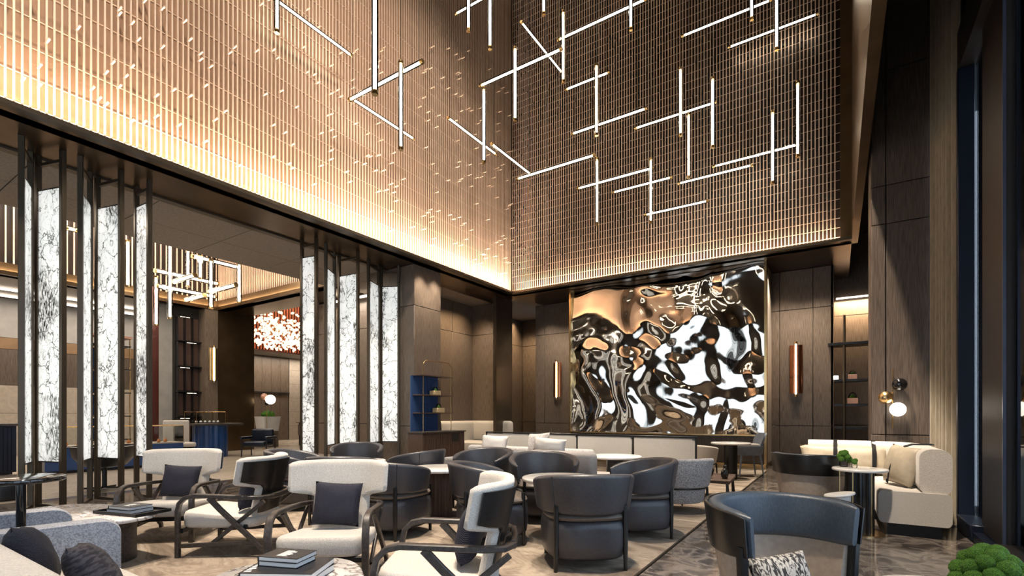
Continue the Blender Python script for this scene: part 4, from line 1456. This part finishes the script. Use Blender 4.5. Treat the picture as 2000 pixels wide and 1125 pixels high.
build('seat', loft([[(0.135 * math.cos(2 * PI * i / 24) * s, 0.135 * math.sin(2 * PI * i / 24) * s, z + 0.022 * math.cos(2 * PI * i / 24)) for i in range(24)] for s, z in ((0.96, 0.435), (1.0, 0.445), (0.97, 0.46))]), M_WHITEGLOSS, t)


def moss_plant(label, loc, r, balls, pot, seed, spread, rise):
    random.seed(seed)
    t = thing('moss_plant', label, 'plant', loc)
    pr, ph, pm = pot
    lathe('pot', [(pr * 0.8, 0), (pr, ph * 0.15), (pr, ph), (pr * 0.9, ph), (pr * 0.85, ph * 0.8)], pm, t, 24)
    bm = None
    me = bpy.data.meshes.new('moss_ball')
    b2 = bmesh.new()
    bmesh.ops.create_icosphere(b2, subdivisions=4 if r > 0.03 else 3, radius=1.0)
    for v in b2.verts:
        n_ = noise.noise(v.co * 5.0) * 0.05 + noise.noise(v.co * 17.0) * 0.05
        v.co *= 1 + n_
    b2.to_mesh(me)
    b2.free()
    for k in range(balls):
        f = (k + 0.5) / balls
        a = k * 2.39996
        rad = spread * math.sqrt(f)
        z = ph + rise * (1 - f) + random.uniform(-0.1, 0.1) * r
        o = link('moss_ball', me, M_MOSS, t, (rad * math.cos(a), rad * math.sin(a), z), smooth=180)
        s = r * random.uniform(0.85, 1.12)
        o.scale = (s, s, s * 0.94)
    return t


moss_plant('small green moss plant in a clear pot on the side table', (0.06, 6.48, 0.686), 0.034, 9, (0.04, 0.07, M_GLASS), 3, 0.052, 0.09)
moss_plant('tiny green moss plant in a glass on the side table', (0.155, 6.42, 0.686), 0.026, 3, (0.026, 0.055, M_GLASS), 4, 0.022, 0.03)


def band_chair(label, loc, face, group=None):
    """open barrel chair: black veneer band outside, slate leather inside, beige shell below"""
    t = thing('barrel_armchair', label, 'armchair')
    aw = 103
    build('leather_back', band_bm(aw, 0.345, 0.372, 0.555, 0.80, 0.775, 0.075, 30, pw_=3), M_BLUELEA, t, smooth=60)
    build('veneer_band', band_bm(aw - 1, 0.388, 0.416, 0.560, 0.795, 0.772, 0.022, 30, pw_=3), M_BLACKWOOD, t, smooth=60)
    lo = []
    for i in range(25):
        u = -1 + 2 * i / 24
        a = R(90) - R(aw - 8) * u
        lo.append([((r_) * math.cos(a), (r_) * math.sin(a), z) for r_, z in ((0.270, 0.14), (0.300, 0.14), (0.384, 0.60), (0.340, 0.60))])
    build('lower_shell', loft(lo), M_BEIGELEA, t, smooth=60)
    lathe('seat', [(0.25, 0.14), (0.283, 0.18), (0.292, 0.28), (0.285, 0.33), (0.24, 0.355), (0.1, 0.36)], M_BEIGELEA, t, 30)
    for s in (-1, 1):
        a = R(90 + (aw - 6) * s)
        bar('front_leg', [(0.345 * math.cos(a), 0.345 * math.sin(a), 0.0), (0.385 * math.cos(a), 0.385 * math.sin(a), 0.62)], 0, M_BLACKWOOD, t, rect=(0.045, 0.045))
        bar('rear_leg', [(0.24 * s, 0.22, 0.0), (0.24 * s, 0.20, 0.2)], [0.013, 0.02], M_BLACKWOOD, t, 8)
    return place(t, loc, face, label, group)


band_chair('nearest slate blue barrel armchair with black veneer sides, at the lower right', (-0.19, 2.92, 0.0), (0.80, -0.60))
band_chair('dark banded barrel armchair seen from behind, in front of the curved sofa', (-0.265, 6.93, 0.0), (0.35, 0.94))
pillow('black and white knitted cushion in the nearest barrel armchair', (0.30, 0.24), M_KNIT, (-0.22, 2.72, 0.455), (0.55, -0.83), 24, -8, None, 0.12)

# plant and white table in the lower right corner
round_table((0.37, 2.53), 0.27, 0.55, 'white round table cut off at the lower right corner', M_BLACKWOOD, 0.12, z0=0.0)
moss_plant('large bunch of green moss balls in the lower right corner', (0.515, 2.69, 0.551), 0.037, 26, (0.05, 0.035, M_WHITEGLOSS), 9, 0.112, 0.12)

# ================================================================== FRONT LEFT SEATING


def felt_sofa(label, loc, L, arms, m_in, m_arm):
    t = thing('felt_sofa', label, 'sofa', loc)
    # origin: rear left corner, back along +X, seat towards +Y
    box('base', 0.02, L - 0.02, 0.02, 0.66, 0.10, 0.28, m_arm, t, 0.03, 3)
    box('seat_cushion', 0.16, L - (0.16 if 'r' in arms else 0.0), 0.22, 0.70, 0.27, 0.41, m_in, t, 0.055, 4)
    box('backrest', 0.0, L, 0.0, 0.22, 0.10, 0.665, m_in, t, 0.07, 4)
    for a in arms:
        x0 = 0.0 if a == 'l' else L - 0.15
        bm = bmesh.new()
        prof = [(0.02, 0.10), (0.80, 0.10), (0.83, 0.13)]
        prof += [(0.83 - 0.10 + 0.10 * math.cos(R(k)), 0.515 + 0.085 * math.sin(R(k))) for k in range(0, 91, 15)]
        prof += [(0.30, 0.612), (0.02, 0.625)]
        lps = []
        for x, s in ((0.0, 0.97), (0.012, 0.99), (0.03, 1.0), (0.12, 1.0), (0.138, 0.99), (0.15, 0.97)):
            lps.append([(x0 + x, 0.42 + (y - 0.42) * s, 0.38 + (z - 0.38) * s) for y, z in prof])
        build('armrest', loft(lps, bm), m_arm, t, smooth=50)
    for x in (0.1, L - 0.1):
        for y in (0.1, 0.60):
            bar('foot', [(x, y, 0.0), (x, y, 0.11)], 0.018, M_BLACK, t, 8)
    return t


felt_sofa('pale felt sofa in the lower left corner with dark cushions', (-3.84, 0.42, 0.014), 1.5, 'l', M_LINEN, M_BLUETWEED)
felt_sofa('grey felt sofa behind the black side table at the left edge', (-6.55, 0.38, 0.014), 2.15, 'lr', M_BLUETWEED, M_BLUETWEED)
pillow('plain navy cushion leaning on the lower left sofa', (0.36, 0.34), M_NAVY, (-3.26, 0.74, 0.555), (0.25, 0.97), 20, 10, 'cushions on the lower left sofa', 0.17)
pillow('dark ribbed knit cushion on the lower left sofa', (0.36, 0.32), M_KNITD, (-2.86, 0.86, 0.52), (0.30, 0.95), 30, 10, 'cushions on the lower left sofa', 0.16)
t = thing('pedestal_table', 'black round pedestal table between the two felt sofas', 'table', (-4.19, 0.90, 0.014))
build('tabletop', slab_bm([(0.21 * math.cos(2 * PI * i / 40), 0.21 * math.sin(2 * PI * i / 40)) for i in range(40)], 0.825, 0.855, 0.008), M_BLACKGLASS, t, smooth=50)
bar('stem', [(0, 0, 0.014), (0, 0, 0.825)], 0.024, M_BLACKGLASS, t, 16)
lathe('foot', [(0.15, 0.0), (0.15, 0.014), (0.03, 0.02)], M_BLACKGLASS, t, 28)


def marble_table(label, loc, rz, a, b, h):
    t = thing('marble_coffee_table', label, 'coffee table', loc, rz)
    ol = []
    for i in range(56):
        q = 2 * PI * i / 56
        k = (abs(math.cos(q)) ** 2.6 + abs(math.sin(q)) ** 2.6) ** (-1 / 2.6)
        ol.append((a * k * math.cos(q), b * k * math.sin(q)))
    build('marble_top', slab_bm(ol, h - 0.035, h, 0.012), M_MARBLE, t, smooth=50)
    for s in (-1, 1):
        # curved slab leg
        lo = []
        for k in range(9):
            an = R(-38 + 76 * k / 8)
            cx = a * 0.62 * math.cos(an)
            cy = b * 0.95 * math.sin(an)
            lo.append([(s * (cx + dx), cy, z) for dx, z in ((-0.03, 0.0), (0.03, 0.0), (0.03, h - 0.036), (-0.03, h - 0.036))])
        build('slab_leg', loft(lo), M_ARMWOOD, t, smooth=40)
    box('under_rail', -a * 0.72, a * 0.72, -0.05, 0.05, h - 0.10, h - 0.036, M_ARMWOOD, t)
    return t


marble_table('white veined marble coffee table with books, beside the left wing chairs', (-5.40, 1.56, 0.014), R(14), 0.66, 0.33, 0.40)
marble_table('round white marble table with black books at the bottom centre', (-2.33, 1.47, 0.014), R(-35), 0.40, 0.38, 0.40)


def book(label, loc, rz, w_, d_, h_, marks=None):
    t = thing('book', label, 'book', loc, rz)
    box('pages', -w_ / 2 + 0.004, w_ / 2 - 0.002, -d_ / 2 + 0.004, d_ / 2 - 0.004, 0.003, h_ - 0.003, M_PAPER, t)
    box('cover', -w_ / 2, w_ / 2, -d_ / 2, d_ / 2, h_ - 0.003, h_, M_COVER, t)
    box('back_cover', -w_ / 2, w_ / 2, -d_ / 2, d_ / 2, 0.0, 0.003, M_COVER, t)
    box('spine', -w_ / 2 - 0.002, -w_ / 2 + 0.003, -d_ / 2, d_ / 2, 0.0, h_, M_COVER, t)
    if marks:
        x0, x1, y0, y1 = marks
        random.seed(int(w_ * 1000))
        bm = bmesh.new()
        n = 9
        for k in range(n):
            yy = y0 + (y1 - y0) * k / n
            hh = random.uniform(0.55, 1.0)
            bm_box(x0, x0 + (x1 - x0) * hh, yy, yy + (y1 - y0) / n * 0.62, h_, h_ + 0.0006, bm=bm)
        build('title_print', bm, M_WHITEINK, t, smooth=0)
    return t


zt = 0.414
book('large black book at the bottom of the pile on the bottom centre table', (-2.37, 1.50, zt), R(25), 0.38, 0.29, 0.036, None)
book('wide black book with white lettering on the bottom centre table', (-2.35, 1.505, zt + 0.0365), R(31), 0.36, 0.28, 0.030, (-0.17, -0.135, -0.12, 0.10))
book('small black book second from the top on the bottom centre table', (-2.39, 1.52, zt + 0.067), R(20), 0.22, 0.16, 0.026, None)
book('small black book with a white cover picture on top of the bottom centre pile', (-2.385, 1.52, zt + 0.0935), R(21), 0.225, 0.165, 0.024, (-0.03, 0.04, -0.05, 0.05))
t = thing('tray', 'black tray under the books on the left marble coffee table', 'tray', (-5.05, 1.78, zt), R(14))
box('base', -0.26, 0.26, -0.15, 0.15, 0.0, 0.008, M_BLACK, t)
for y in (-0.15, 0.14):
    box('rim', -0.26, 0.26, y, y + 0.01, 0.008, 0.026, M_BLACK, t)
for x in (-0.26, 0.25):
    box('rim', x, x + 0.01, -0.14, 0.14, 0.008, 0.026, M_BLACK, t)
book('lower white edged book on the black tray', (-5.07, 1.77, zt + 0.008), R(16), 0.28, 0.20, 0.030, None)
book('upper black book on the black tray', (-5.06, 1.77, zt + 0.0385), R(13), 0.27, 0.19, 0.026, (-0.03, 0.05, -0.04, 0.05))

# ================================================================== SHELVES, SCONCES, LAMPS
t = thing('fluted_cabinet', 'dark fluted cabinet under the blue shelf, against the pier', 'cabinet', (-8.05, 8.98, 0))
box('body', -0.24, 0.22, -0.70, 0.80, 0.06, 0.83, M_TABLEWOOD, t)
for k in range(30):
    box('flute', 0.22, 0.232, -0.69 + k * 0.0495, -0.655 + k * 0.0495, 0.08, 0.80, M_TABLEWOOD, t)
box('worktop', -0.25, 0.26, -0.72, 0.82, 0.83, 0.86, M_ARMWOOD, t, 0.004, 1)
box('slot_shade_plate', 0.232, 0.236, 0.30, 0.56, 0.60, 0.78, M_GAP, t)  # thin dark plate stands for the shade inside an opening
box('plinth', -0.22, 0.18, -0.66, 0.76, 0.0, 0.06, M_BLACK, t)
t = thing('wall_shelf_rack', 'blue backed shelf rack in a thin brass hoop above the fluted cabinet', 'shelf', (-8.15, 8.85, 0.86))
box('back_panel', -0.14, -0.11, -0.50, 0.42, 0.0, 1.30, M_BLUEFAB, t)
hoop = [(0.12, -0.34, 0.0), (0.12, -0.34, 1.55), (0.12, -0.31, 1.62), (0.12, -0.24, 1.66), (0.12, 0.54, 1.66), (0.12, 0.62, 1.62), (0.12, 0.65, 1.55), (0.12, 0.65, 0.0)]
bar('hoop', hoop, 0.010, M_BRASS, t, 8)
for z in (0.42, 0.84, 1.30):
    box('shelf_board', -0.12, 0.14, -0.46, 0.72, z, z + 0.022, M_TABLEWOOD, t)


def terrarium(label, loc, m, sc=1.0):
    t = thing('terrarium', label, 'ornament', loc)
    box('box_base', -0.07 * sc, 0.07 * sc, -0.10 * sc, 0.10 * sc, 0, 0.09 * sc, m, t, 0.006, 1)
    b2 = lathe_bm([(0.055 * sc * math.cos(R(a)), 0.09 * sc + 0.09 * sc * math.sin(R(a))) for a in range(0, 86, 17)], 18)
    build('dome', b2, M_GLASS, t)
    lathe('moss', [(0.04 * sc, 0.091 * sc), (0.035 * sc, 0.12 * sc), (0.012 * sc, 0.14 * sc)], M_MOSS, t, 12)
    return t


terrarium('gold box with a glass dome on the upper blue shelf', (-8.10, 9.0, 1.722), M_GOLDBOX, 1.15)
terrarium('gold box with a glass dome on the lower blue shelf', (-8.10, 9.12, 1.302), M_GOLDBOX, 1.25)

# right hand shelf in the niche
t = thing('pole_shelf', 'dark pole shelf standing in the lit niche on the right', 'shelf', (0.20, 13.9, 0))
bar('pole', [(-0.06, -0.12, 0.0), (-0.06, -0.12, 3.55)], 0.028, M_BRONZEPOST, t, 10)
for x in (0.42, 0.62):
    box('upright_panel', x, x + 0.06, -0.05, 0.35, 0.0, 2.9, M_BLACKWOOD, t)
box('canopy', -0.38, 0.80, -0.15, 0.40, 2.86, 2.92, M_BLACKWOOD, t, 0.005, 1)
for z in (0.92, 1.45, 2.02):
    box('shelf_board', -0.25, 0.65, -0.10, 0.38, z, z + 0.05, M_BLACKWOOD, t)
terrarium('copper box with a plant on the upper niche shelf', (0.30, 13.95, 2.071), M_COPPER, 1.2)
terrarium('copper box with a plant on the lower niche shelf', (0.30, 13.95, 1.501), M_COPPER, 1.5)
tag(box('light_cube', -0.05, 0.05, -0.05, 0.05, 0, 0.09, M_LEDSOFT, None, 0.01, 1, (-0.02, 13.86, 2.071)), 'small glowing white cube on the upper niche shelf', 'lamp')
tag(box('reflection_plate', 0.0, 0.30, -0.03, 0.0, 0.0, 0.36, M_WHITEGLOSS, None, 0.008, 1, (-0.05, 15.595, 4.85)), 'square white plate standing in for a reflection high up in the right niche', 'panel')  # white plate put in for the reflection of a ceiling light


def sconce(label, loc, H_, w_, glow, power, shade):
    t = thing('wall_sconce', label, 'wall lamp', loc)
    # half open metal trough with a glowing glass rod
    lo = []
    for z in (-H_ / 2 + 0.06, H_ / 2 - 0.06):
        o_ = []
        for k in range(13):
            a = R(180 + 15 * k)
            o_.append((w_ * math.cos(a), -0.05 + 0.5 * w_ * (1 + math.sin(a)) * 0.6 - 0.02, z))
        for k in range(12, -1, -1):
            a = R(180 + 15 * k)
            o_.append((w_ * 0.93 * math.cos(a), -0.055 + 0.5 * w_ * (1 + math.sin(a)) * 0.6 - 0.03, z))
        lo.append(o_)
    build('trough', loft(lo), shade, t, smooth=60)
    bar('glass_rod', [(0, -0.10, -H_ / 2), (0, -0.10, H_ / 2)], 0.042, M_TUBEGLASS, t, 12)
    bar('glowing_core', [(0, -0.10, -H_ / 2 + 0.04), (0, -0.10, H_ / 2 - 0.04)], 0.020, glow, t, 8)
    for z in (-H_ / 2, H_ / 2):
        bar('end_cap', [(0, -0.10, z - 0.02), (0, -0.10, z + 0.02)], 0.040, M_BRASS, t, 12)
    box('wall_plate', -0.05, 0.05, -0.05, 0.0, -0.15, 0.15, M_BRASS, t)
    return t


M_COPSHADE = mat('polished_copper', (0.55, 0.22, 0.11), 0.22, 1.0, noise=3)
sconce('copper trough wall sconce to the right of the artwork', (-0.84, 13.995, 2.36), 1.30, 0.14, M_WARMGLOW, 6, M_COPSHADE)
sconce('copper trough wall sconce to the left of the artwork', (-7.42, 13.995, 2.36), 1.20, 0.14, M_WARMGLOW, 6, M_COPSHADE)
s3 = sconce('brass trough wall sconce on the shop pier', (-17.61, 8.48, 2.95), 1.20, 0.14, M_WARMGLOW, 6, M_BRASS)
s3.rotation_euler = (0, 0, R(90))


def sphere_bm(r, n=20):
    return lathe_bm([(max(r * math.sin(R(a)), 0.0005), -r * math.cos(R(a))) for a in range(0, 181, 12)], n)


t = thing('globe_wall_lamp', 'three globe wall lamp in black, brass and lit white on the column', 'wall lamp', (0.62, 8.38, 1.35))
bar('stem', [(0.0, -0.07, -0.28), (0.0, -0.07, 0.52)], 0.008, M_BRASS, t, 8)
bar('bracket', [(0.0, 0.0, 0.20), (0.0, -0.07, 0.20)], 0.012, M_BRASS, t, 8)
build('black_globe', sphere_bm(0.085), M_BLACKGLASS, t, (0.07, -0.10, 0.30))
build('brass_globe', sphere_bm(0.085), M_BRASS, t, (-0.08, -0.12, 0.13))
build('lit_globe', sphere_bm(0.090), M_GLOBE, t, (0.05, -0.13, -0.03))

# ================================================================== SHOP AND FAR LOUNGE
t = thing('display_counter', 'long blue jewellery counter with a glass top in the shop', 'counter', (-13.9, 4.5, 0))
box('body', -0.35, 0.20, -1.2, 1.4, 0.06, 0.55, M_BLUE, t)
box('plinth', -0.32, 0.16, -1.16, 1.36, 0.0, 0.06, M_BLACK, t)
box('deck', -0.36, 0.22, -1.22, 1.42, 0.55, 0.58, M_STONEWALL, t)
box('glass_front', 0.20, 0.21, -1.2, 1.4, 0.58, 0.98, M_GLASS, t)
box('glass_end', -0.35, 0.21, 1.39, 1.40, 0.58, 0.98, M_GLASS, t)
for a, b_ in (((0.205, -1.2), (0.205, 1.4)), ((-0.345, -1.2), (-0.345, 1.4))):
    bar('edge_frame', [(a[0], a[1], 0.985), (b_[0], b_[1], 0.985)], 0.010, M_BRASS, t, 6)
for y in (-1.2, -0.35, 0.5, 1.4):
    bar('edge_frame', [(0.205, y, 0.58), (0.205, y, 0.98)], 0.009, M_BRASS, t, 6)
random.seed(21)
for k in range(12):
    y = 3.5 + k * 0.19
    tag(lathe('trinket', [(0.03, 0), (0.045, 0.02), (0.03, 0.06), (0.012, 0.09)], M_ORANGE, None, 10, (-13.80 - 0.12 * (k % 2), y, 0.581)), 'small amber trinket in the blue jewellery counter, %s from the left' % ORD[k], 'jewellery', 'amber trinkets in the counter')
t = thing('round_counter', 'blue fluted end counter with a grey slab top in the shop', 'counter', (-15.6, 7.45, 0))
fluted('drum', 0.42, 0.94, M_BLUE, t, n=18, depth=0.02, ry=1.1)
box('slab_top', -0.45, 0.5, -0.65, 0.72, 0.94, 1.0, M_ARMWOOD, t, 0.01, 1)
box('glass_case', -0.35, 0.35, -0.75, 0.25, 1.0, 1.01, M_GLASS, t)
for x in (-0.36, 0.36):
    for y in (-0.55, 0.25):
        bar('case_post', [(x, y, 1.0), (x, y, 1.33)], 0.010, M_BRASS, t, 6)
    bar('case_rail', [(x, -0.55, 1.33), (x, 0.25, 1.33)], 0.010, M_BRASS, t, 6)
    box('case_glass', x - 0.003, x + 0.003, -0.55, 0.25, 1.0, 1.33, M_GLASS, t)
for k in range(6):
    tag(lathe('ring_stand', [(0.02, 0), (0.035, 0.03), (0.025, 0.055), (0.006, 0.07)], M_WHITEGLOSS, None, 10, (-15.42, 6.98 + k * 0.12, 1.011)), 'small white ring stand in the end counter case, %s from the left' % ORD[k], 'display stand', 'white ring stands')
t = thing('fluted_bar', 'dark navy fluted bar counter at the left edge of the shop', 'counter', (-14.3, 2.2, 0))
box('body', -0.3, 0.25, -1.3, 0.75, 0.08, 1.02, M_NAVYF, t)
for k in range(34):
    box('flute', 0.25, 0.275, -1.3 + k * 0.06, -1.258 + k * 0.06, 0.10, 1.0, M_NAVYF, t)
box('bar_top', -0.34, 0.32, -1.34, 0.80, 1.02, 1.07, M_ARMWOOD, t, 0.006, 1)
box('plinth', -0.26, 0.2, -1.25, 0.7, 0.0, 0.08, M_BLACK, t)
t = thing('swivel_chair', 'black bowl shaped swivel chair behind the nearer screens', 'chair', (-10.35, 3.25, 0))
build('bowl', lathe_bm([(0.10, 0.36), (0.30, 0.40), (0.42, 0.55), (0.45, 0.72), (0.42, 0.73), (0.37, 0.55), (0.1, 0.47)], 30), mat('black_leather', (0.012, 0.012, 0.015), 0.42, noise=40), t, smooth=60)
bar('stem', [(0, 0, 0.03), (0, 0, 0.38)], 0.035, M_BLACK, t, 12)
for k in range(4):
    a = R(45 + 90 * k)
    bar('foot', [(0, 0, 0.03), (0.32 * math.cos(a), 0.32 * math.sin(a), 0.015)], 0.014, M_BLACK, t, 8)
t = thing('handbag', 'small black handbag standing on the shop floor', 'bag', (-10.1, 2.05, 0))
box('body', -0.09, 0.09, -0.13, 0.13, 0.0, 0.24, M_BLACK, t, 0.03, 3)
bar('handle', [(0, -0.07, 0.23), (0, -0.06, 0.34), (0, 0.0, 0.38), (0, 0.06, 0.34), (0, 0.07, 0.23)], 0.008, M_BLACK, t, 6)
t = thing('display_tower', 'tall brass display tower with blue backs and white busts', 'shelf', (-15.6, 4.95, 0))
for y in (-0.42, 0.42):
    for x in (-0.2, 0.2):
        bar('post', [(x, y, 0), (x, y, 3.25)], 0.014, M_BRASS, t, 6)
for k in range(5):
    z = 0.6 + k * 0.60
    box('shelf_board', -0.22, 0.22, -0.44, 0.44, z, z + 0.025, M_BLACK, t)
    if k < 4:
        box('blue_back', -0.20, -0.18, -0.40, 0.0, z + 0.03, z + 0.56, M_BLUEFAB, t)
box('crown', -0.24, 0.24, -0.46, 0.46, 3.22, 3.27, M_COPPER, t)
for k in range(4):
    tag(lathe('display_bust', [(0.09, 0), (0.10, 0.03), (0.03, 0.10), (0.05, 0.20), (0.02, 0.26)], M_WHITEGLOSS, None, 14, (-15.5, 5.16, 0.626 + k * 0.60)), 'white jewellery bust in the display tower, %s shelf from the floor' % ORD[k], 'bust', 'busts in the display tower')
tag(box('carved_column', -0.10, 0.10, -0.14, 0.14, 0, SOF - 0.005, M_RED, None, 0.02, 2, (-15.9, 6.05, 0)), 'slim burgundy carved column in the shop', 'column')
t = thing('light_column', 'glowing white vertical strip lamp deep in the shop', 'lamp', (-19.6, 7.55, 0))
box('base', -0.1, 0.1, -0.1, 0.1, 0, 0.9, M_BLACK, t)
box('glowing_tube', -0.06, 0.06, -0.08, 0.08, 0.9, 2.1, M_LEDSOFT, t)
t = thing('visitor_chair', 'cream visitor chair behind the glass case in the shop', 'chair', (-14.9, 6.35, 0))
box('seat', -0.28, 0.28, -0.28, 0.28, 0.38, 0.50, M_CREAM, t, 0.04, 3)
box('backrest', -0.30, -0.20, -0.32, 0.32, 0.45, 1.10, M_CREAM, t, 0.04, 3)
for x in (-0.22, 0.22):
    for y in (-0.22, 0.22):
        bar('leg', [(x, y, 0), (x, y, 0.39)], 0.018, M_BLACK, t, 8)
# far lounge
t = thing('lounge_armchair', 'dark blue armchair at the opening to the far lounge', 'armchair', (-14.6, 8.35, 0), R(35))
box('seat', -0.32, 0.32, -0.34, 0.30, 0.30, 0.46, M_NAVYF, t, 0.05, 3)
box('backrest', -0.32, 0.32, 0.20, 0.36, 0.40, 0.82, M_NAVYF, t, 0.06, 3)
for s in (-1, 1):
    box('armrest', s * 0.36 - 0.04, s * 0.36 + 0.04, -0.34, 0.34, 0.52, 0.60, M_NAVYF, t, 0.02, 2)
    for y in (-0.3, 0.3):
        bar('leg', [(s * 0.36, y, 0), (s * 0.36, y * 0.9, 0.53)], 0.018, M_BLACK, t, 8)
t = thing('desk', 'brown leather clad desk in the far lounge', 'desk', (-17.6, 12.1, 0), R(-10))
box('modesty_panel', -0.9, 0.9, -0.05, 0.05, 0.40, 0.86, mat('brown_leather', (0.13, 0.10, 0.078), 0.5, noise=20), t, 0.04, 3)
box('desktop', -0.95, 0.95, -0.1, 0.75, 0.90, 0.95, M_WOOD, t, 0.01, 1)
for x in (-0.8, 0.8):
    bar('leg', [(x, 0.0, 0.0), (x, 0.0, 0.9)], 0.03, M_BLACK, t, 8)
    bar('leg', [(x, 0.65, 0.0), (x, 0.65, 0.9)], 0.03, M_BLACK, t, 8)
t = thing('planter', 'white tapered planter with a green tuft in the far lounge', 'planter', (-18.6, 11.0, 0))
box('stand', -0.28, 0.28, -0.28, 0.28, 0, 0.62, M_WOOD, t)
build('tub', loft([[(x * s, y * s, z) for x, y in rrect(0.7, 0.7, 0.04, 3)] for s, z in ((0.82, 0.62), (1.0, 1.18), (0.95, 1.18), (0.9, 1.1))]), M_WHITEGLOSS, t)
for k in range(7):
    a = k * 2.4
    o = build('foliage', sphere_bm(0.13, 12), M_MOSS, t, (0.13 * math.cos(a) * (k > 0), 0.13 * math.sin(a) * (k > 0), 1.30 - 0.05 * (k > 0)))
t = thing('globe_floor_lamp', 'floor lamp with a lit globe and brass discs beside the bronze jamb', 'floor lamp', (-17.3, 10.2, 0))
bar('pole', [(0, 0, 0.02), (0, 0, 1.75)], 0.014, M_BRASS, t, 8)
lathe('foot', [(0.16, 0), (0.16, 0.02)], M_BRASS, t, 24)
build('lit_globe', sphere_bm(0.17), M_GLOBE, t, (0.10, 0.08, 1.80))
build('brass_disc', sphere_bm(0.12), M_COPPER, t, (-0.06, -0.06, 1.90))
build('black_disc', sphere_bm(0.08), M_BLACK, t, (0.0, 0.0, 1.66))

# crystal chandelier of the far lounge: hundreds of glass petals
random.seed(31)
ch = thing('crystal_chandelier', 'dense cloud of glowing crystal petals hanging in the far lounge', 'chandelier', (-19.6, 12.6, 5.0))
pet = bpy.data.meshes.new('petal')
b2 = bmesh.new()
bmesh.ops.create_icosphere(b2, subdivisions=1, radius=0.055)
for v in b2.verts:
    v.co.z *= 1.5
b2.to_mesh(pet)
pet.materials.append(M_CRYSTAL)
mass = bmesh.new()
for k in range(900):
    a = random.uniform(0, 2 * PI)
    r_ = 2.6 * math.sqrt(random.random())
    x, y = 0.45 * r_ * math.cos(a), r_ * math.sin(a)
    z = -0.85 + random.random() ** 1.5 * 1.3 + 0.25 * noise.noise(Vector((x, y, 0)))
    if k < 280:
        o = link('petal', pet, None, ch, (x, y, z), (random.random() * 3, random.random() * 3, 0), smooth=0)
    else:
        m4 = Matrix.Translation((x, y, z)) @ Matrix.Rotation(random.random() * 3, 4, 'X')
        bmesh.ops.create_icosphere(mass, subdivisions=1, radius=0.05, matrix=m4)
tag(build('petal_cloud', mass, M_CRYSTAL, ch, smooth=0), kind='stuff')
rods = bmesh.new()
for k in range(80):
    a = random.uniform(0, 2 * PI)
    r_ = 2.5 * math.sqrt(random.random())
    tube_bm([(0.45 * r_ * math.cos(a), r_ * math.sin(a), -0.5), (0.45 * r_ * math.cos(a), r_ * math.sin(a), 3.19)], 0.006, 4, rods)
tag(build('suspension_wires', rods, M_BRASS, ch, smooth=0), kind='stuff')
